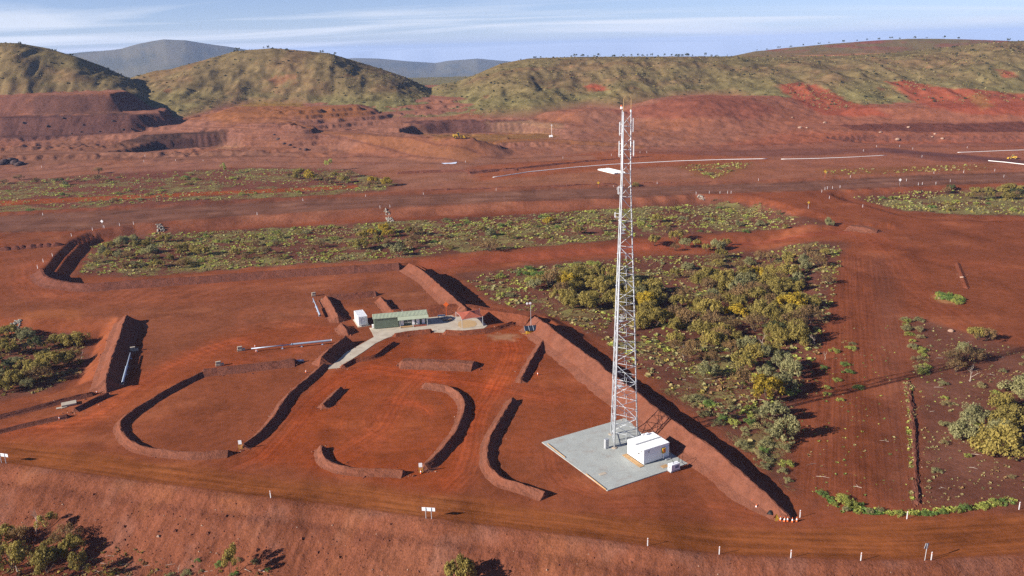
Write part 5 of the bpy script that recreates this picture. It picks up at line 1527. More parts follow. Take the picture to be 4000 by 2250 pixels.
x, y, z = place1(1505, 473); diamond_sign(x, y, z, 0, 3.0, 1.1, 'yellow_paint', 'yellow round-looking sign left of the tower on the haul road', legmat='orange_plastic')
x, y, z = place1(2075, 446); diamond_sign(x, y, z, 0, 3.4, 1.2, 'yellow_paint', 'yellow sign on a post at the right road junction', legmat='orange_plastic')
x, y, z = place1(2263, 466); diamond_sign(x, y, z, 0, 3.0, 1.1, 'white_paint', 'white sign on a post above the right bush hollow')
x, y, z = place1(259, 573); diamond_sign(x, y, z, 0, 3.2, 1.0, 'white_paint', 'white sign on a post above the left curve of the haul road')
x, y, z = place1(2033, 525); diamond_sign(x, y, z, 0, 3.0, .9, 'yellow_paint', 'small sign on a white post on the road corner right of the bush strip')
# ------------------------------------------------------------------ vegetation
def leaf_mat(name, color, var=.34, hue=.12, trans=.36):
    m, nt, b = new_mat(name)
    tn = N(nt, 'ShaderNodeAttribute', attribute_name='tint').outputs['Fac']
    oi = N(nt, 'ShaderNodeObjectInfo').outputs['Random']
    v = mth(nt, 'ADD', mth(nt, 'MULTIPLY', mth(nt, 'SUBTRACT', tn, .5), var * 2), mth(nt, 'ADD', 1.0, mth(nt, 'MULTIPLY', mth(nt, 'SUBTRACT', oi, .5), .45)))
    c = mixc(nt, 1.0, color, grey(nt, v), 'MULTIPLY')
    c = mixc(nt, mth(nt, 'MULTIPLY', mth(nt, 'FRACT', mth(nt, 'MULTIPLY', oi, 7.3)), hue), c, (color[0] * .75, color[1] * 1.0, color[2] * 1.5))
    nt.links.new(c, b.inputs['Base Color']); setin(b, 'Roughness', .7); setin(b, 'Specular IOR Level', .2)
    tr = N(nt, 'ShaderNodeBsdfTranslucent'); nt.links.new(c, tr.inputs['Color'])
    mx = N(nt, 'ShaderNodeMixShader'); mx.inputs[0].default_value = trans
    out = [n for n in nt.nodes if n.type == 'OUTPUT_MATERIAL'][0]
    nt.links.new(b.outputs[0], mx.inputs[1]); nt.links.new(tr.outputs[0], mx.inputs[2]); nt.links.new(mx.outputs[0], out.inputs['Surface'])
    M[name] = m
KINDS = dict(olive=(.218, .166, .040), grey=(.205, .185, .078), gold=(.330, .220, .022), brown=(.185, .112, .045), lime=(.255, .262, .056), dark=(.070, .075, .027), straw=(.235, .190, .078), green=(.120, .175, .040))
for k_, c_ in KINDS.items(): leaf_mat('leaf_' + k_, tuple(min(1.32 * q, .42) for q in c_))
plain('bark', (.075, .048, .034), .9, 0, 6, .25)
plain('bark_pale', (.42, .34, .27), .85, 0, 6, .2)

def crown_arrays(seed, nclump, nleaf, leaf, shape):
    """leaf quads filling an uneven crown; unit radius, height 1"""
    g = np.random.default_rng(seed)
    if shape == 'dome':
        th = g.uniform(0, 2 * np.pi, nclump); rr = np.sqrt(g.uniform(0.02, 1, nclump)); zz = .30 + .58 * np.sqrt(np.clip(1 - .85 * rr * rr, 0, 1)) * g.uniform(.55, 1.0, nclump)
        cr = g.uniform(.14, .32, nclump)
    elif shape == 'ball':
        th = g.uniform(0, 2 * np.pi, nclump); rr = np.sqrt(g.uniform(0, 1, nclump)) * .92; zz = .08 + .80 * np.sqrt(np.clip(1 - rr * rr, 0, 1)) * g.uniform(.3, 1.0, nclump)
        cr = g.uniform(.20, .32, nclump)
    elif shape == 'mound':
        th = g.uniform(0, 2 * np.pi, nclump); rr = np.sqrt(g.uniform(0, 1, nclump)); zz = .05 + .75 * np.sqrt(np.clip(1 - rr * rr, 0, 1)) * g.uniform(.5, 1.0, nclump)
        cr = g.uniform(.22, .38, nclump)
    else:  # open gum
        th = g.uniform(0, 2 * np.pi, nclump); rr = g.uniform(.25, 1, nclump); zz = g.uniform(.55, .95, nclump); cr = g.uniform(.16, .28, nclump)
    cen = np.stack([rr * np.cos(th) * (1 - cr * .5), rr * np.sin(th) * (1 - cr * .5), zz], 1)
    lob = 1 + .25 * np.sin(3 * th + seed) * g.uniform(.3, 1)
    cen[:, 0] *= lob; cen[:, 1] *= lob
    ci = g.integers(0, nclump, nleaf)
    d = g.normal(size=(nleaf, 3)); d /= np.linalg.norm(d, axis=1)[:, None]
    rad = g.uniform(.35, 1, nleaf) ** .5
    p = cen[ci] + d * (cr[ci] * rad)[:, None] * np.array([1, 1, .8])
    p[:, 2] = np.maximum(p[:, 2], .02)
    nrm = d * .7 + np.array([0, 0, .5]) + g.normal(size=(nleaf, 3)) * .5
    nrm /= np.linalg.norm(nrm, axis=1)[:, None]
    a = np.cross(nrm, g.normal(size=(nleaf, 3))); a /= np.linalg.norm(a, axis=1)[:, None] + 1e-9
    b_ = np.cross(nrm, a)
    s = leaf * g.uniform(.6, 1.3, nleaf)
    a *= s[:, None]; b_ *= (s * g.uniform(.45, .9, nleaf))[:, None]
    V = np.stack([p - a, p - b_ * .8, p + a, p + b_], 1).reshape(-1, 3)
    ct = g.uniform(.25, .75, nclump)
    t = np.clip(ct[ci] + g.normal(size=nleaf) * .16, 0, 1)
    return V, np.repeat(t, 4), cen, cr

def quad_mesh(name, V, tint_, mats, mi=None):
    n = len(V) // 4
    me = bpy.data.meshes.new(name)
    me.vertices.add(len(V)); me.vertices.foreach_set('co', V.astype(np.float32).ravel())
    me.loops.add(n * 4); me.loops.foreach_set('vertex_index', np.arange(n * 4, dtype=np.int32))
    me.polygons.add(n); me.polygons.foreach_set('loop_start', np.arange(0, n * 4, 4, dtype=np.int32))
    me.update(calc_edges=True)
    at = me.attributes.new('tint', 'FLOAT', 'POINT'); at.data.foreach_set('value', tint_.astype(np.float32))
    for mt in mats: me.materials.append(mt)
    if mi is not None: me.polygons.foreach_set('material_index', mi.astype(np.int32))
    return me

def trunk_mesh(seed, cen, stems, bark, lean=.15, base_r=.035, split=.25):
    g = random.Random(seed); mb = MB()
    order = sorted(range(len(cen)), key=lambda i: g.random())[:max(stems * 3, 6)]
    for s_ in range(stems):
        a = g.uniform(0, 6.28); b0 = Vector((.05 * math.cos(a), .05 * math.sin(a), -.06))
        tgt = Vector(cen[order[s_ % len(order)]])
        fork = b0.lerp(tgt, .5) + Vector((g.uniform(-.05, .05), g.uniform(-.05, .05), .05)); fork.z = max(split, tgt.z * .55)
        mb.tube([b0, b0.lerp(fork, .55) + Vector((g.uniform(-.04, .04), g.uniform(-.04, .04), 0)), fork], [base_r, base_r * .8, base_r * .62], 5, False)
        for q in range(3):
            t2 = Vector(cen[order[(s_ * 3 + q) % len(order)]])
            mb.tube([fork, fork.lerp(t2, .6) + Vector((0, 0, .05)), t2], [base_r * .55, base_r * .35, base_r * .15], 4, False)
    return mb.mesh('trunk', M[bark])

PROTO = {}
def proto(kind, shape, seed, nclump, nleaf, leaf, stems=3, bark='bark', base_r=.03):
    V, t, cen, cr = crown_arrays(seed, nclump, nleaf, leaf, shape)
    cm = quad_mesh('crown', V, t, [M['leaf_' + kind]])
    tm = trunk_mesh(seed, cen, stems, bark, base_r=base_r)
    PROTO.setdefault((kind, shape), []).append((cm, tm))
for sd in range(3):
    proto('olive', 'dome', 10 + sd, 26, 2600, .055, 4); proto('grey', 'dome', 20 + sd, 24, 2300, .055, 3); proto('gold', 'dome', 30 + sd, 24, 2500, .055, 3)
    proto('brown', 'dome', 40 + sd, 26, 1300, .045, 6); proto('olive', 'ball', 50 + sd, 30, 2700, .052, 3); proto('grey', 'ball', 60 + sd, 32, 2800, .052, 3)
    proto('dark', 'dome', 70 + sd, 22, 1700, .055, 3); proto('olive', 'gum', 80 + sd, 9, 900, .05, 2, 'bark', .022); proto('dark', 'gum', 90 + sd, 10, 420, .08, 2, 'bark', .02)
    proto('lime', 'mound', 100 + sd, 16, 1200, .06, 2); proto('green', 'mound', 110 + sd, 16, 1200, .06, 2); proto('grey', 'mound', 120 + sd, 16, 1100, .06, 2)
    proto('straw', 'mound', 130 + sd, 14, 900, .055, 2); proto('brown', 'mound', 140 + sd, 16, 800, .05, 3); proto('olive', 'mound', 150 + sd, 16, 1100, .06, 2)
    proto('lime', 'gum', 160 + sd, 10, 380, .075, 1, 'bark_pale', .022)

class Root: pass
def plant(name, x, y, z, r_, h, kind, shape, label, cat, group, i):
    ps = PROTO[(kind, shape)]; cm, tm = ps[i % len(ps)]
    e = bpy.data.objects.new(name, None); C.objects.link(e); e.empty_display_size = .3
    e.location = (x, y, z - .03); e.scale = (r_, r_, h); e.rotation_euler = (0, 0, (i * 2.399) % 6.283)
    e['label'] = label; e['category'] = cat; e['group'] = group
    c = bpy.data.objects.new('crown' if cat == 'tree' else 'foliage', cm); C.objects.link(c); c.parent = e
    t = bpy.data.objects.new('trunk' if cat == 'tree' else 'stem', tm); C.objects.link(t); t.parent = e
    return e

def scatter(poly, n, mind, seed, clump=0, dens=None):
    """n points inside a world polygon, at least mind apart"""
    g = np.random.default_rng(seed); poly = np.asarray(poly)
    lo, hi = poly.min(0), poly.max(0); out = np.zeros((0, 2)); tries = 0
    while len(out) < n and tries < 60:
        c_ = g.uniform(lo, hi, (max(400, n * 3), 2)); tries += 1
        c_ = c_[poly_sd(c_[:, 0], c_[:, 1], poly) < -.3]
        if clump:
            f = fbm(c_[:, 0] / clump + seed, c_[:, 1] / clump, 3); c_ = c_[g.random(len(c_)) < np.clip((f - .45) * 8, 0.02, 1)]
        for q in c_:
            if len(out) >= n: break
            if mind <= 0 or len(out) == 0 or ((out - q) ** 2).sum(1).min() > mind * mind: out = np.vstack([out, q])
    return out

def choose(g, table):
    r_ = g.random() * sum(w for _, w in table)
    for k, w in table:
        r_ -= w
        if r_ <= 0: return k
    return table[-1][0]

NT = [0]
def grove(polyV, n, mind, seed, table, hs, ratio, label, group, name='wattle_tree', cat='tree', clump=0):
    poly = placeP(polyV); pts = scatter(poly, n, mind, seed, clump)
    if len(pts) == 0: return
    zz = height(pts[:, 0], pts[:, 1]); g = random.Random(seed)
    ks = [choose(g, table) for _ in pts]
    az = pts[:, 0] / pts[:, 1]
    where = {}
    for kd in set(k[0] for k in ks):
        idx = sorted([i for i in range(len(pts)) if ks[i][0] == kd], key=lambda i: az[i]); n_ = len(idx)
        for j, i in enumerate(idx):
            if n_ == 1: where[i] = ('', '')
            elif n_ <= 6: where[i] = (('leftmost' if j == 0 else 'rightmost' if j == n_ - 1 else ORD[j]) + ' ', '')
            else:
                col_ = ('left', 'middle', 'right')[min(2, 3 * j // n_)]
                mates = sorted(idx[n_ * min(2, 3 * j // n_) // 3: n_ * (min(2, 3 * j // n_) + 1) // 3 + 1], key=lambda q: pts[q, 1])
                row = 'near' if i in mates[:len(mates) // 2] else 'far'
                where[i] = ('', ', %s %s part' % (row, col_))
    for k, (p, z) in enumerate(zip(pts, zz)):
        kind, shape = ks[k]; h = g.uniform(*hs); rr = h * g.uniform(*ratio)
        desc = {'olive': 'olive', 'grey': 'grey-green', 'gold': 'golden yellow', 'brown': 'sparse brown', 'lime': 'bright lime green', 'dark': 'dark green', 'straw': 'straw coloured', 'green': 'fresh green'}[kind]
        plant(name, p[0], p[1], z, rr, h, kind, shape, where[k][0] + desc + ' ' + label + where[k][1], cat, desc + ' ' + group, NT[0]); NT[0] += 1

OL = [(('olive', 'dome'), 5), (('olive', 'ball'), 3), (('grey', 'dome'), 1.4), (('gold', 'dome'), 1.0), (('brown', 'dome'), 2.4), (('dark', 'dome'), .5)]
THICK = [(1340, 712), (1440, 690), (1560, 700), (1640, 735), (1700, 730), (1800, 700), (1960, 690), (2070, 730), (2085, 800), (2010, 885), (1880, 910), (1760, 868), (1640, 842), (1520, 782), (1400, 775), (1330, 762)]
grove(THICK, 112, 3.5, 1, OL, (3.6, 6.0), (.55, .80), 'wattle tree in the dense thicket behind the tower', 'thicket trees')
grove([(1600, 700), (1720, 660), (1900, 640), (2090, 640), (2090, 720), (1980, 690), (1750, 705)], 22, 5, 2, [(('olive', 'dome'), 3), (('brown', 'dome'), 3), (('grey', 'ball'), 2)], (2.4, 4.2), (.6, .85), 'tree in the open scrub above the thicket', 'upper thicket trees')
grove([(1620, 850), (1780, 870), (1990, 900), (2010, 980), (1950, 1010), (1850, 990), (1720, 940)], 15, 4.5, 3, [(('grey', 'dome'), 3), (('brown', 'dome'), 2.4), (('olive', 'dome'), 2)], (3.0, 5.0), (.45, .7), 'tree at the lower edge of the thicket', 'lower thicket trees')
grove([(1600, 608), (1700, 600), (1830, 612), (1830, 632), (1700, 640), (1620, 632)], 9, 3.5, 4, [(('olive', 'dome'), 3), (('brown', 'dome'), 2), (('grey', 'dome'), 1)], (3.0, 4.6), (.5, .75), 'tree on the track bank behind the tower', 'track bank trees')
grove([(880, 605), (960, 585), (1060, 590), (1075, 635), (980, 650), (890, 640)], 14, 4.0, 5, [(('gold', 'dome'), 3.5), (('brown', 'dome'), 2.5), (('grey', 'dome'), 1), (('olive', 'dome'), 1.5)], (3.0, 4.8), (.55, .85), 'tree in the clump at the centre of the bush strip', 'centre clump trees')
grove([(210, 690), (240, 630), (330, 605), (440, 600), (520, 620), (510, 680), (400, 685)], 24, 4.5, 6, [(('olive', 'dome'), 4), (('olive', 'ball'), 3), (('grey', 'ball'), 1), (('brown', 'dome'), 1.5), (('gold', 'dome'), .8)], (2.4, 4.0), (.7, 1.0), 'rounded tree at the left end of the bush strip', 'bush strip left trees')
grove([(540, 600), (860, 590), (860, 650), (560, 660)], 11, 8, 7, [(('brown', 'dome'), 3), (('olive', 'dome'), 2), (('grey', 'dome'), 1)], (2.2, 3.6), (.55, .85), 'tree in the left half of the bush strip', 'bush strip trees')
grove([(1120, 570), (1560, 540), (1980, 520), (2020, 570), (1600, 590), (1150, 620)], 16, 8, 8, [(('brown', 'dome'), 3), (('olive', 'dome'), 2.5), (('grey', 'ball'), 2)], (2.0, 3.8), (.6, .9), 'tree in the right half of the bush strip', 'bush strip right trees')
grove([(2360, 478), (2600, 474), (2620, 500), (2440, 505)], 16, 4, 9, [(('olive', 'dome'), 3), (('brown', 'dome'), 2), (('dark', 'dome'), 1)], (2.8, 4.6), (.6, .9), 'tree in the bush hollow at the right edge', 'right hollow trees')
grove([(720, 440), (900, 438), (990, 460), (980, 478), (740, 468)], 14, 6, 10, [(('brown', 'dome'), 3), (('gold', 'dome'), 1.4), (('olive', 'dome'), 2)], (3.2, 5.2), (.6, .9), 'tree at the right end of the upper bush strip', 'upper strip trees')
grove([(0, 455), (250, 440), (280, 462), (0, 480)], 7, 8, 11, [(('dark', 'dome'), 2), (('brown', 'dome'), 2), (('grey', 'ball'), 2)], (2.6, 4.0), (.7, 1.0), 'tree in the left half of the upper bush strip', 'upper strip left trees')
grove([(-20, 850), (90, 845), (110, 880), (60, 895), (-20, 900)], 8, 3.4, 12, [(('grey', 'dome'), 3), (('olive', 'dome'), 3), (('dark', 'dome'), 2)], (2.8, 4.4), (.6, .85), 'tree at the back of the left bush hollow', 'left hollow back trees')
grove([(-20, 920), (120, 905), (190, 915), (140, 960), (50, 995), (-20, 1010)], 14, 3.4, 13, [(('olive', 'dome'), 3), (('dark', 'dome'), 2.5), (('grey', 'dome'), 2), (('brown', 'dome'), 2)], (2.6, 4.4), (.6, .85), 'tree at the front of the left bush hollow', 'left hollow front trees')
grove([(2370, 880), (2460, 880), (2480, 930), (2390, 950)], 4, 4.5, 14, [(('grey', 'ball'), 2), (('brown', 'dome'), 2)], (2.6, 4.0), (.6, .85), 'tree in the upper part of the right scrub', 'right scrub trees')
grove([(2420, 1000), (2600, 960), (2620, 1130), (2560, 1150), (2440, 1060)], 7, 5.0, 15, [(('olive', 'ball'), 2), (('grey', 'ball'), 3)], (3.0, 4.4), (.65, .9), 'tree in the scrub at the right edge', 'right edge trees')
grove([(-30, 1330), (60, 1305), (120, 1330), (180, 1345), (200, 1400), (230, 1460), (-30, 1470)], 11, 3.0, 16, [(('olive', 'gum'), 4), (('olive', 'dome'), 2), (('brown', 'dome'), 4.0)], (3.0, 4.6), (.50, .72), 'tree at the foot of the batter at lower left', 'lower left trees')
# single trees that stand out
SINGLE = [
    (1975, 1106, 5.0, .62, 'grey', 'ball', 'round grey-green tree standing alone left of the graded strip'),
    (2512, 1138, 6.0, .80, 'olive', 'ball', 'largest round olive tree at the right edge'),
    (2424, 1100, 4.0, .75, 'grey', 'ball', 'grey-green bush tree left of the largest round tree at right'),
    (1926, 1002, 5.2, .72, 'gold', 'dome', 'bright golden wattle on the right edge of the thicket'),
    (1232, 632, 5.2, .85, 'brown', 'dome', 'big bare brown bush right of the centre clump'),
    (579, 1458, 5.8, .42, 'olive', 'gum', 'slender tree with forked trunk at the bottom left of centre'),
    (1160, 1478, 5.0, .50, 'olive', 'dome', 'yellow-green tree crown cut by the bottom edge of the photo'),
    (2086, 566, 3.4, .6, 'grey', 'ball', 'small round bush on the track corner left of the junction mound'),
    (1382, 565, 3.4, .8, 'gold', 'dome', 'yellow bush with a dark shadow in the bush strip left of the tower'),
    (1805, 628, 4.2, .8, 'grey', 'ball', 'rounded grey bush at the right end of the track bank'),
    (2460, 855, 3.6, .7, 'olive', 'dome', 'olive bush on the left of a pair on the open ground at right'),
    (2480, 857, 3.4, .75, 'brown', 'dome', 'brown bush on the right of a pair on the open ground at right'),
    (562, 438, 6.5, .45, 'lime', 'gum', 'pale trunked gum tree on the left of the upper bush strip'),
    (829, 430, 7.0, .45, 'lime', 'gum', 'pale trunked gum tree on the right of the upper bush strip'),
    (248, 437, 4.5, .75, 'brown', 'dome', 'brown tree standing above the upper bush strip at left'),
    (1600, 470, 3.0, .8, 'olive', 'mound', 'lone green bush on the windrow of the haul road'),
    (152, 868, 3.6, .95, 'olive', 'ball', 'left of two round bushes below the bank in the left hollow'),
    (186, 866, 4.2, .95, 'olive', 'ball', 'right of two round bushes below the bank in the left hollow'),
    (1944, 1058, 4.2, .7, 'grey', 'dome', 'grey bush just above the lone round tree left of the graded strip'),
]
sp_ = place([s[0] for s in SINGLE], [s[1] for s in SINGLE], 55.0)
for i, (s, q) in enumerate(zip(SINGLE, sp_)):
    plant('tree', q[0], q[1], q[2], s[2] * s[3], s[2], s[4], s[5], s[6], 'tree', 'single trees', i)

# skyline trees on the ridges
SKY = [(u, 'small dark gum tree on the skyline of the long right ridge', 2) for u in (1310, 1345, 1360, 1437, 1447, 1466, 1478, 1495, 1505, 1545, 1568, 1588, 1604, 1616, 1628, 1640, 1655, 1672, 1690, 1704, 1716, 1728, 1742, 1775, 1790, 1804, 1830, 2560, 2535, 2500)]
SKY += [(u, 'small dark tree on the skyline of the rounded left hill', 1) for u in (594, 602, 668, 678, 690, 725, 750, 812, 845)]
SKY += [(u, 'small dark tree on the skyline of the far left hill', 0) for u in (64, 72, 142, 150, 186)]
SKY += [(u, 'tiny tree on the skyline of the red scarred hill', 3) for u in (1905, 1930, 1960, 1990, 2020, 2060, 2085, 2120, 2155, 2180, 2210, 2240, 2262, 2300, 2330, 2375, 2410)]
g_ = random.Random(4)
for i, (u, lb, hi) in enumerate(SKY):
    h = HILLS[hi]; cu, cv = np.array(h['crest']).T; ua = float(level(u, 140)[0])
    vc = float(np.interp(ua, cu, cv))
    Yc = h['Yc'] * (1 + 0.05 * (float(fbm(np.array([ua / 160.0 + 7 * hi]), np.array([3.3]), 2)[0]) - .5)) - g_.uniform(2, 10)
    x = (ua - CU) / FPX * (Yc * CT + 4.0); z = gz(x, Yc)
    hh = g_.uniform(2.0, 4.4) * (1.15 if hi == 3 else 1)
    plant('gum_tree', x, Yc, z, hh * g_.uniform(.45, .75), hh, 'dark', 'gum' if g_.random() < .7 else 'dome', lb, 'tree', 'skyline trees', i)

# shrubs (things)
LM = [(('lime', 'mound'), 5), (('grey', 'mound'), 2), (('olive', 'mound'), 2), (('straw', 'mound'), 1), (('green', 'mound'), 1)]
def shrubs(polyV, n, mind, seed, table, hs, ratio, label, group, clump=0):
    grove(polyV, n, mind, seed, table, hs, ratio, label, group, 'shrub', 'shrub', clump)
shrubs([(300, 595), (640, 580), (960, 562), (1000, 600), (860, 650), (560, 665), (300, 690)], 42, 2.5, 21, LM, (.9, 1.7), (1.0, 1.7), 'low shrub in the left half of the bush strip', 'bush strip shrubs', 9)
shrubs([(1080, 555), (1400, 540), (1600, 525), (1900, 508), (2010, 545), (2060, 562), (1600, 596), (1300, 620), (1080, 640)], 52, 2.5, 22, LM, (.9, 1.7), (1.0, 1.7), 'low shrub in the right half of the bush strip', 'bush strip right shrubs', 9)
shrubs([(1180, 720), (1300, 675), (1560, 655), (1600, 690), (1420, 695), (1340, 730), (1260, 755)], 26, 2.0, 23, [(('lime', 'mound'), 4), (('green', 'mound'), 2), (('grey', 'mound'), 3)], (1.0, 2.0), (.9, 1.4), 'leafy shrub between the straight bund and the thicket', 'thicket edge shrubs', 6)
shrubs([(2160, 498), (2320, 486), (2560, 500), (2560, 535), (2300, 530)], 20, 2.5, 24, LM, (.9, 1.8), (.9, 1.5), 'low shrub in the right bush hollow', 'right hollow shrubs')
shrubs([(2030, 1228), (2130, 1258), (2250, 1290), (2330, 1286), (2440, 1278), (2530, 1255), (2530, 1268), (2440, 1290), (2330, 1298), (2240, 1300), (2120, 1290)], 22, 1.6, 25, [(('green', 'mound'), 3), (('lime', 'mound'), 3), (('grey', 'mound'), 1)], (.6, 1.3), (.7, 1.3), 'leafy shrub along the road edge at lower right', 'road edge shrubs')
shrubs([(2268, 800), (2315, 805), (2335, 900), (2340, 945), (2300, 960), (2280, 880)], 20, 1.3, 26, [(('straw', 'mound'), 3), (('grey', 'mound'), 2), (('lime', 'mound'), 2)], (.8, 1.5), (.9, 1.4), 'dry shrub in the line along the graded strip', 'strip line shrubs')
shrubs([(2338, 742), (2360, 736), (2420, 742), (2428, 765), (2400, 766), (2350, 752)], 18, .9, 27, [(('lime', 'mound'), 3), (('green', 'mound'), 1)], (.7, 1.3), (.9, 1.5), 'shrub on the small green island on the open ground', 'island shrubs')
shrubs([(1700, 1000), (1900, 1020), (1980, 1130), (1990, 1220), (1900, 1170), (1800, 1080)], 34, 2.0, 28, [(('grey', 'mound'), 3), (('straw', 'mound'), 3), (('lime', 'mound'), 2), (('green', 'mound'), 1)], (.7, 1.6), (.9, 1.4), 'shrub between the long bund and the graded strip', 'bund side shrubs')
shrubs([(2060, 880), (2160, 860), (2180, 1010), (2060, 1030)], 11, 3.0, 29, [(('lime', 'mound'), 3), (('green', 'mound'), 3), (('grey', 'mound'), 1)], (.6, 1.2), (1.0, 1.6), 'shrub growing in the graded strip', 'graded strip shrubs')
shrubs([(2340, 960), (2600, 900), (2600, 1230), (2330, 1260)], 20, 3.5, 30, [(('straw', 'mound'), 3), (('grey', 'mound'), 2), (('lime', 'mound'), 2)], (.6, 1.4), (.8, 1.3), 'small shrub on the bare ground at the right edge', 'right ground shrubs')
shrubs([(0, 460), (300, 445), (620, 432), (620, 480), (200, 500), (0, 505)], 22, 3, 31, LM, (1.0, 2.0), (1.0, 1.7), 'low shrub in the upper bush strip at left', 'upper strip shrubs', 12)
shrubs([(0, 520), (500, 492), (900, 480), (900, 490), (300, 512), (0, 538)], 12, 3, 32, LM, (1.0, 2.0), (.9, 1.5), 'low shrub in the strip beside the haul road at left', 'roadside strip shrubs', 12)
shrubs([(1695, 417), (1900, 406), (1860, 430), (1790, 452)], 8, 4, 33, LM, (.9, 1.8), (1.0, 1.5), 'low shrub on the rough patch beyond the haul road', 'rough patch shrubs')
shrubs([(420, 1390), (640, 1405), (760, 1445), (420, 1460)], 9, 1.6, 34, [(('straw', 'mound'), 2), (('green', 'mound'), 2), (('grey', 'mound'), 2)], (.5, 1.0), (.8, 1.2), 'small shrub at the bottom edge left of centre', 'bottom edge shrubs')

# ---- mass vegetation (stuff): tufts of spinifex, far scrub
def tuft_mass(name, label, sets, mats):
    """sets: (x, y, z, radius, height, material index) arrays; each tuft a handful of blades"""
    g = np.random.default_rng(77); Vs, ts, ms = [], [], []
    for (xy, zz, rr, hh, mi, nb) in sets:
        n = len(xy)
        if n == 0: continue
        th = g.uniform(0, 2 * np.pi, (n, nb)); rad = np.sqrt(g.uniform(.0, 1, (n, nb)))
        bx = rad * np.cos(th) * .75; by = rad * np.sin(th) * .75
        lean = g.uniform(.15, .6, (n, nb)); w = g.uniform(.28, .5, (n, nb))
        dx, dy = np.cos(th), np.sin(th)
        tz = np.sqrt(np.clip(1.05 - rad ** 2, .15, 1))
        ax, ay = -dy * w, dx * w
        bz = .12 * g.random((n, nb))
        p0 = np.stack([bx - ax, by - ay, bz], -1); p1 = np.stack([bx + ax, by + ay, bz], -1)
        p2 = np.stack([bx + ax * .7 + dx * lean * .6, by + ay * .7 + dy * lean * .6, tz * .95], -1); p3 = np.stack([bx - ax * .7 + dx * lean * .3, by - ay * .7 + dy * lean * .3, tz * 1.0], -1)
        q = np.stack([p0, p1, p2, p3], 2)
        q = q * np.stack([rr, rr, hh], -1)[:, None, None, :]
        q = q + np.stack([xy[:, 0], xy[:, 1], zz], -1)[:, None, None, :]
        Vs.append(q.reshape(-1, 3)); t0 = np.clip(.5 + .25 * g.normal(size=(n, 1)) + .12 * g.normal(size=(n, nb)), 0, 1)
        ts.append(np.repeat(t0.ravel(), 4)); ms.append(np.full(n * nb, mi))
    V = np.concatenate(Vs); t = np.concatenate(ts); mi = np.concatenate(ms)
    me = quad_mesh(name, V, t, [M['leaf_' + k] for k in mats], mi)
    o = bpy.data.objects.new(name, me); C.objects.link(o); o['kind'] = 'stuff'; o['label'] = label
    return o
def fillz(polyV, n, seed, clump, rmin, rmax, hr, mi, nb, thr=.38):
    poly = placeP(polyV) if polyV and isinstance(polyV[0], tuple) else polyV
    pts = scatter(poly, n, 0, seed, clump)
    g = np.random.default_rng(seed + 500)
    rr = g.uniform(rmin, rmax, len(pts)) * (0.7 + .6 * g.random(len(pts)))
    return (pts, height(pts[:, 0], pts[:, 1]) - .05, rr, rr * hr, mi, nb)
BS_L = [(195, 690), (230, 620), (300, 590), (420, 585), (640, 577), (960, 560), (1040, 556), (1040, 645), (800, 662), (640, 672), (330, 696)]
BS_R = [(1040, 556), (1288, 542), (1588, 522), (1800, 502), (1920, 512), (2010, 547), (2090, 568), (1900, 580), (1600, 598), (1300, 624), (1040, 645)]
TH_ALL = [(1160, 700), (1330, 672), (1600, 648), (2000, 616), (2115, 618), (2112, 700), (2085, 800), (2060, 900), (2010, 1000), (1985, 1090), (1990, 1200), (1900, 1150), (1740, 1020), (1600, 930), (1500, 850), (1400, 800), (1260, 770)]
mats = ['straw', 'lime', 'grey', 'olive', 'brown', 'green']
S = []
for i, (mi, n) in enumerate(((0, 750), (1, 800), (2, 450), (3, 350), (4, 350))):
    S.append(fillz(BS_L, n, 200 + i, 10, .40, 1.0, .55, mi, 8)); S.append(fillz(BS_R, int(n * 1.1), 210 + i, 10, .40, 1.0, .55, mi, 8))
for i, (mi, n) in enumerate(((0, 900), (1, 800), (2, 700), (4, 500), (3, 500))): S.append(fillz(TH_ALL, n, 220 + i, 7, .35, .95, .6, mi, 7))
for i, (mi, n) in enumerate(((0, 500), (1, 600), (2, 300), (4, 300))): S.append(fillz([(-100, 470), (200, 443), (640, 424), (860, 428), (990, 456), (970, 478), (640, 498), (0, 530), (-100, 538)], n, 230 + i, 11, .4, .95, .7, mi, 6))
for i, (mi, n) in enumerate(((0, 200), (1, 160), (3, 160), (2, 120))): S.append(fillz([(2135, 494), (2300, 480), (2600, 472), (2690, 540), (2400, 538), (2260, 528)], n, 240 + i, 8, .4, .9, .8, mi, 6))
for i, (mi, n) in enumerate(((0, 260), (4, 240), (1, 60), (2, 120))): S.append(fillz([(2292, 795), (2420, 840), (2600, 890), (2690, 1275), (2400, 1286), (2310, 1280), (2315, 1100), (2290, 960)], n, 250 + i, 7, .16, .42, .7, mi, 7))
for i, (mi, n) in enumerate(((3, 160), (4, 140), (0, 90), (2, 90))): S.append(fillz([(-60, 842), (200, 850), (225, 890), (205, 940), (110, 985), (-60, 1025)], n, 260 + i, 5, .3, .7, .7, mi, 7))
for i, (mi, n) in enumerate(((4, 170), (0, 120), (3, 90))): S.append(fillz([(-60, 1320), (100, 1320), (300, 1370), (480, 1395), (640, 1420), (760, 1449), (760, 1480), (-60, 1480)], n, 270 + i, 3, .2, .5, .7, mi, 7))
for i, (mi, n) in enumerate(((1, 70), (5, 60), (0, 60))): S.append(fillz([(2010, 830), (2260, 800), (2290, 1265), (2010, 1255)], n, 280 + i, 6, .15, .4, .6, mi, 6))
for i, (mi, n) in enumerate(((0, 60), (1, 40), (3, 60))): S.append(fillz([(2060, 427), (2500, 413), (2480, 428), (2080, 440)], n, 290 + i, 8, .5, 1.0, .7, mi, 5)); S.append(fillz([(1690, 417), (1900, 406), (1870, 426), (1795, 450)], n, 295 + i, 8, .5, 1.0, .7, mi, 5))
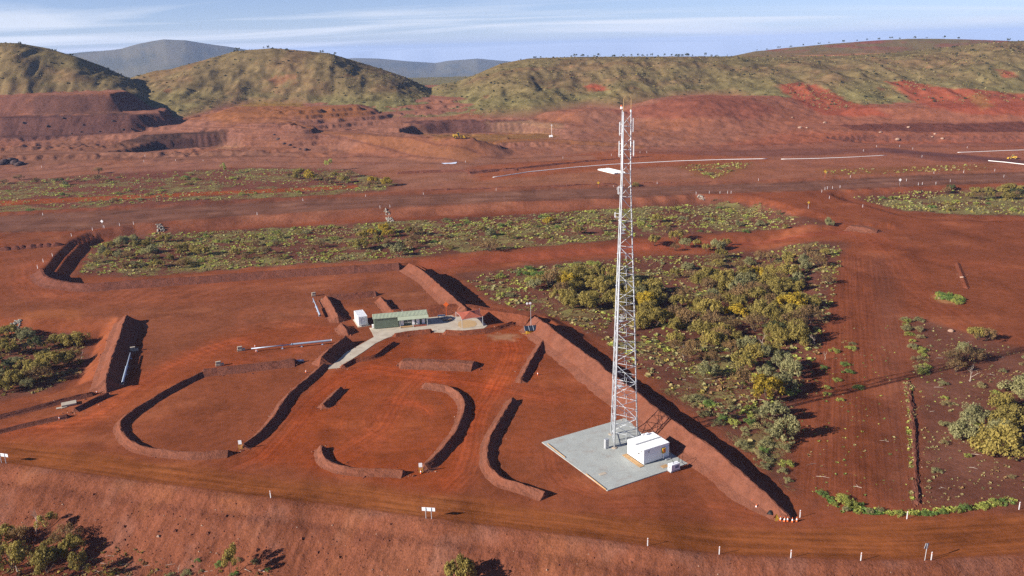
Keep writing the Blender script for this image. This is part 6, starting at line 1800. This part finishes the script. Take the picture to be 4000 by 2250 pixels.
S.append(fillz([(2060, 1250), (2240, 1296), (2440, 1284), (2550, 1262), (2560, 1272), (2330, 1300), (2120, 1294)], 160, 299, 4, .25, .55, .7, 5, 7))
S.append(fillz([(2270, 950), (2300, 955), (2318, 1265), (2285, 1265)], 130, 297, 3, .2, .5, .7, 0, 7))
S.append(fillz([(2270, 950), (2296, 955), (2308, 1265), (2285, 1265)], 70, 296, 3, .2, .5, .7, 1, 7))
S.append(fillz([(1990, 1215), (2060, 1240), (2240, 1286), (2440, 1270), (2560, 1240), (2570, 1262), (2440, 1290), (2240, 1300), (2080, 1275)], 260, 298, 5, .2, .5, .7, 1, 7))
tuft_mass('spinifex_grass', 'low clumps of spinifex and grass over the bush ground', S, mats)

# hillside spinifex and scrub
g = np.random.default_rng(8); hs = []
for nm, (uu0, uu1, n, rmin, rmax, mi) in enumerate(((-60, 2640, 6500, .5, 1.2, 0), (-60, 2640, 3600, .5, 1.3, 3), (-60, 2640, 1500, .5, 1.2, 2), (-60, 2640, 1500, .7, 1.6, 5))):
    tanx = (g.uniform(uu0, uu1, n) - CU) / FPX / .957; y = g.uniform(640, 945, n); x = tanx * y
    z, lay, hw_ = height(x, y, True)
    f = fbm(x / 30, y / 30, 3)
    ok = (lay > 0) & (hw_ > .3) & (g.random(n) < np.clip((f - .3) * 3.5, .1, 1))
    # keep the bare red scars clear
    x, y, z = x[ok], y[ok], z[ok]
    rr = g.uniform(rmin, rmax, len(x)) * 1.15
    hs.append((np.stack([x, y], 1), z - .1, rr, rr * (.6 if mi < 4 else .85), mi, 5 if mi < 4 else 8))
leaf_mat('leaf_scrub', (.060, .060, .028))
tuft_mass('hill_scrub', 'spinifex and dark scrub covering the hillsides', hs, ['straw', 'lime', 'grey', 'olive', 'brown', 'scrub'])

# dead timber
def dead_tree(u, v, h, label, seed):
    x, y, z = [float(q) for q in place([u], [v], 55.0)[0]]
    g = random.Random(seed); mb = MB()
    def limb(p, d, L, r_, dep):
        q = p + d * L * .5 + Vector((g.uniform(-.1, .1), g.uniform(-.1, .1), g.uniform(-.05, .1))) * L; e = p + d * L
        mb.tube([p, q, e], [r_, r_ * .75, r_ * .5], 5, False)
        if dep > 0:
            for k in range(2 if dep < 2 else 3):
                nd = (d + Vector((g.uniform(-.9, .9), g.uniform(-.9, .9), g.uniform(-.2, .6)))).normalized()
                limb(e if k else q, nd, L * g.uniform(.55, .8), r_ * .5, dep - 1)
    limb(Vector((0, 0, -.1)), Vector((g.uniform(-.25, .25), g.uniform(-.2, .2), 1)).normalized(), h * .45, h * .028, 3)
    o = mb.build('dead_tree', M['bark_pale'], smooth=True); o.location = (x, y, z); tag(o, label, 'dead tree', 'dead trees')
for i, (u, v, h, lb) in enumerate(((92, 1345, 4.2, 'bare white dead tree standing above the lower left trees'), (45, 1440, 4.0, 'leaning bleached dead tree in the lower left corner'), (190, 1370, 2.6, 'small bleached dead snag right of the lower left trees'),
        (2050, 870, 3.4, 'bleached dead tree on the right edge of the thicket'), (1720, 905, 3.6, 'pale dead trunk in the scrub just right of the tower'), (2440, 960, 3.6, 'forked white dead tree in the right scrub'), (205, 905, 2.6, 'bleached dead branches standing in the left bush hollow'), (2075, 905, 2.8, 'spiky dead bush beside the graded strip'), (1920, 870, 3.2, 'pale dead trunk at the lower edge of the thicket'), (450, 1440, 1.6, 'pale fallen branches at the bottom edge left of centre'))):
    dead_tree(u, v, h, lb, i)
def logs(polyV, n, seed, label, group):
    pts = scatter(placeP(polyV), n, 2.0, seed); zz = height(pts[:, 0], pts[:, 1]); g = random.Random(seed)
    for p, z in zip(pts, zz):
        a = g.uniform(-.6, .6) + 3.14 * g.randint(0, 1); L = g.uniform(.7, 2.2); r_ = g.uniform(.025, .055); mb = MB()
        d = Vector((math.cos(a), math.sin(a), .05)); e = d * L
        mb.tube([Vector((0, 0, .05)), d * L * .5 + Vector((g.uniform(-.1, .1), g.uniform(-.1, .1), .1)), e], [r_, r_ * .8, r_ * .4], 5)
        mb.tube([d * L * .4 + Vector((0, 0, .08)), d * L * .6 + Vector((g.uniform(-.5, .5), g.uniform(-.5, .5), .25))], [r_ * .6, r_ * .2], 4)
        o = mb.build('fallen_branch', M['bark_pale']); o.location = (p[0], p[1], z); tag(o, label, 'branch', group)
logs([(1620, 890), (1800, 930), (1960, 1000), (1980, 1100), (1850, 1060), (1700, 960)], 16, 71, 'pale fallen branch in the scrub between the long bund and the thicket', 'branches by the bund')
logs([(2330, 830), (2576, 900), (2576, 1240), (2330, 1250)], 22, 72, 'pale fallen branch on the bare ground at the right edge', 'branches at the right')
logs([(2010, 1100), (2270, 900), (2290, 1240), (2030, 1240)], 4, 73, 'pale stick lying on the graded strip', 'sticks on the strip')
logs([(250, 1390), (480, 1405), (700, 1440), (700, 1455), (200, 1455)], 14, 74, 'pale fallen branch at the foot of the foreground batter', 'branches at the batter foot')
logs([(1390, 790), (1500, 800), (1560, 850), (1540, 880)], 6, 75, 'pale fallen branch on bare ground between the long bund and thicket', 'branches below the thicket')
# ------------------------------------------------------------------ mine floor: pipelines, machines, boulders
def pipeline(pts, r_, label, name='white_pipeline'):
    a = place([p[0] for p in pts], [p[1] for p in pts])
    Q = []
    for q0, q1 in zip(a[:-1], a[1:]):
        for t in np.linspace(0, 1, 9)[:-1]:
            x, y = q0[0] + (q1[0] - q0[0]) * t, q0[1] + (q1[1] - q0[1]) * t; Q.append((x, y))
    Q.append((a[-1][0], a[-1][1]))
    zz = height(np.array([q[0] for q in Q]), np.array([q[1] for q in Q]))
    zs = np.convolve(np.pad(zz, 4, mode='edge'), np.ones(9) / 9, 'valid')
    mb = MB(); mb.tube([(x, y, max(z, z2) + r_ * .9) for (x, y), z, z2 in zip(Q, zs, zz)], r_, 8)
    return tag(mb.build(name, M['white_poly'], smooth=True), label, 'pipeline')
pipeline([(1240, 447), (1330, 433), (1450, 421), (1560, 413), (1700, 406), (1820, 402), (1930, 400)], .2, 'long thin white pipeline curving across the mine floor')
pipeline([(1965, 401), (2060, 399), (2140, 396), (2230, 391)], .16, 'shorter white pipeline right of the tower on the mine floor')
pipeline([(2409, 384), (2490, 381), (2600, 377)], .15, 'white pipeline at the far right edge, upper of two')
pipeline([(2486, 405), (2530, 409), (2600, 417)], .20, 'white pipeline at the far right edge, lower of two')
# white poly pipes lying side by side
a = place1(1511, 428); b_ = place1(1552, 438)
d = Vector((b_[0] - a[0], b_[1] - a[1], 0)); L = d.length; d.normalize(); n_ = Vector((-d.y, d.x, 0))
me = None
for k in range(9):
    mb = MB(); mb.tube([(0, 0, 0), (d.x * L, d.y * L, b_[2] - a[2])], .42, 10)
    o = mb.build('poly_pipe', M['white_poly'], smooth=True); q = Vector(a) + n_ * (k - 2) * .88 + d * rnd.uniform(-.5, .5); o.location = (q.x, q.y, gz(q.x, q.y) + .45)
    tag(o, 'white poly pipe in the bundle laid side by side left of the tower', 'pipe', 'bundled poly pipes')
# white sheet on the floor
plain('tarp', (.62, .68, .80), .5, 0, 1.0, .1)
q = place([1110, 1150, 1146, 1118], [411, 408.5, 412.5, 413]); cxy = q.mean(0)
mb = MB(); nx = 8
for i in range(nx):
    for j in range(2):
        def tp(s, t):
            e0 = q[0] * (1 - s) + q[1] * s; e1 = q[3] * (1 - s) + q[2] * s; p_ = e0 * (1 - t) + e1 * t
            return (p_[0] - cxy[0], p_[1] - cxy[1], float(height(np.array([p_[0]]), np.array([p_[1]]))[0]) - cxy[2] + .12 + .08 * math.sin(9 * s + 5 * t))
        mb.poly([tp(i / nx, j / 2), tp((i + 1) / nx, j / 2), tp((i + 1) / nx, (j + 1) / 2), tp(i / nx, (j + 1) / 2)])
o = mb.build('tarpaulin', M['tarp'], smooth=True); o.location = cxy; tag(o, 'bluish white sheet lying on the mine floor left of the tower', 'tarpaulin')

def grader(u, v, rz, label, s=1.0):
    x, y, z = place1(u, v)
    e = empty('wheel_loader', (x, y, z), rz, label, 'machine'); e.scale = (s, s, s)
    mb = MB(); mb.box((-1.6, 0, 1.9), (3.4, 2.2, 1.5)); mb.box((-2.6, 0, 2.1), (1.6, 2.0, 1.3)); bd = mb.build('engine_hood', M['yellow_paint'], e, bevel=.15)
    mb = MB(); mb.box((.9, 0, 1.5), (2.6, 1.3, .9)); mb.build('front_frame', M['yellow_paint'], e, bevel=.1)
    mb = MB(); mb.box((.3, 0, 3.1), (1.6, 1.6, 1.7)); cb_ = mb.build('cab', M['glass_dark'], e)
    mb = MB(); mb.box((.3, 0, 4.0), (1.9, 1.8, .14))
    for sx in (-.5, 1.1):
        for sy in (-.8, .8): mb.bar((sx, sy, 2.2), (sx, sy, 4.0), .12)
    mb.build('cab_frame', M['yellow_paint'], cb_)
    for sx in (-1.8, 1.9):
        for sy in (-1.35, 1.35):
            mb = MB(); mb.tube([(sx, sy - .32, .95), (sx, sy + .32, .95)], .95, 18); w = mb.build('wheel', M['black_rubber'], e)
            mb = MB(); mb.tube([(sx, sy - .35, .95), (sx, sy + .35, .95)], .45, 12); mb.build('rim', M['yellow_paint'], w)
    for sy in (-.7, .7):
        mb = MB(); mb.bar((1.0, sy, 2.2), (3.6, sy, .9), .25, .4); mb.build('lift_arm', M['yellow_paint'], e)
    mb = MB()
    prof = [(3.5, .2), (5.0, .25), (5.2, .6), (4.0, 1.9), (3.5, 1.5)]
    i0 = len(mb.v); mb.v += [(p[0], -1.6, p[1]) for p in prof] + [(p[0], 1.6, p[1]) for p in prof]; nn = len(prof)
    mb.f += [tuple(range(nn)), tuple(range(2 * nn - 1, nn - 1, -1))] + [(k, (k + 1) % nn, nn + (k + 1) % nn, nn + k) for k in range(nn)]; mb.mi += [0] * (nn + 2)
    mb.build('bucket', M['yellow_paint'], e)
    mb = MB(); mb.tube([(-2.2, .5, 2.7), (-2.2, .5, 3.5)], .1, 8); mb.build('exhaust', M['dark_gap'], e)
grader(1152, 348, .1, 'yellow wheel loader working in the centre pit')
grader(2548, 400, 2.6, 'yellow wheel loader at the far right edge', .6)
# white light plant by the pit
x, y, z = place1(1386, 346); e = empty('lighting_plant', (x, y, z), 0, 'small white lighting plant with a thin mast on the mine floor', 'light trailer')
mb = MB(); mb.box((0, 0, 1.0), (2.6, 1.5, 1.4)); mb.build('body', M['white_paint'], e, bevel=.08)
mb = MB(); mb.tube([(.6, 0, .8), (.6, 0, 9.0)], .09, 6); ms = mb.build('mast', M['white_paint'], e)
mb = MB(); mb.box((.6, 0, 9.1), (1.2, .2, .4)); mb.build('lamp_head', M['white_paint'], ms)
mb = MB(); mb.tube([(0, -.85, .35), (0, .85, .35)], .35, 12); mb.build('wheel', M['black_rubber'], e)

# boulders
bp_ = []
for k in range(4):
    bm_ = bmesh.new(); bmesh.ops.create_icosphere(bm_, subdivisions=2, radius=1); rr = random.Random(k + 40)
    for v_ in bm_.verts:
        n0 = float(fbm(np.array([v_.co.x * 1.5 + k * 7]), np.array([v_.co.y * 1.5 + v_.co.z * 1.3]), 3)[0]); v_.co *= .65 + n0 * .8; v_.co.z *= .75
    me = bpy.data.meshes.new('boulder'); bm_.to_mesh(me); bm_.free(); bp_.append(me)
def boulders(pts, mat, label, group, s0, s1):
    a = place([p[0] for p in pts], [p[1] for p in pts])
    for i, q in enumerate(a):
        me = bp_[i % 4].copy(); me.materials.append(M[mat]); o = bpy.data.objects.new('boulder', me); C.objects.link(o)
        s = rnd.uniform(s0, s1); o.scale = (s * 1.2, s, s); o.location = (q[0], q[1], q[2] + s * .25); o.rotation_euler = (0, 0, rnd.random() * 6); tag(o, label, 'boulder', group)
boulders([(2215, 334), (2285, 321), (2258, 352), (2075, 310), (1993, 296), (2012, 322), (2030, 322), (2345, 345), (2370, 350), (2352, 338)], 'rock_pale', 'pale boulder lying on the red mine slope at right', 'pale boulders on the right slope', .7, 1.4)
boulders([(15, 410), (30, 405), (40, 413), (8, 414), (50, 416)], 'ironstone', 'dark ironstone boulder in the heap at the left edge', 'dark boulders at left', 1.8, 3.4)
boulders([(205, 333), (180, 337), (310, 328), (330, 325), (250, 332), (160, 300), (60, 312), (120, 318), (285, 305), (210, 315)], 'ironstone', 'dark boulder on the purple mine bench at left', 'bench boulders', .8, 1.8)
boulders([(740, 372), (755, 376), (770, 378), (700, 352), (690, 340), (715, 362), (730, 366)], 'ironstone', 'dark boulder along the foot of the orange dump', 'dump foot boulders', .7, 1.5)
boulders([(2362, 752), (2420, 700), (2392, 834), (2466, 846), (2408, 758)], 'rock_pale', 'pale stone on the open red ground at right', 'pale stones on open ground', .3, .6)
# ------------------------------------------------------------------ haze: the air itself
hz = bpy.data.meshes.new('haze')
bm = bmesh.new(); bmesh.ops.create_cube(bm, size=1.0); bm.to_mesh(hz); bm.free()
hm_ = bpy.data.materials.new('air'); hm_.use_nodes = True
hn = hm_.node_tree; hn.nodes.clear()
ho = hn.nodes.new('ShaderNodeOutputMaterial'); hv = hn.nodes.new('ShaderNodeVolumePrincipled')
hv.inputs['Color'].default_value = (.40, .58, 1.0, 1)
hv.inputs['Density'].default_value = 0.00007
hv.inputs['Anisotropy'].default_value = 0.0
hn.links.new(hv.outputs[0], ho.inputs['Volume'])
hz.materials.append(hm_)
haze = bpy.data.objects.new('haze', hz); C.objects.link(haze)
haze.scale = (36000, 36000, 560); haze.location = (0, 0, 175 - 280)
haze['kind'] = 'stuff'; haze['label'] = 'thin bluish haze in the air over the whole site'
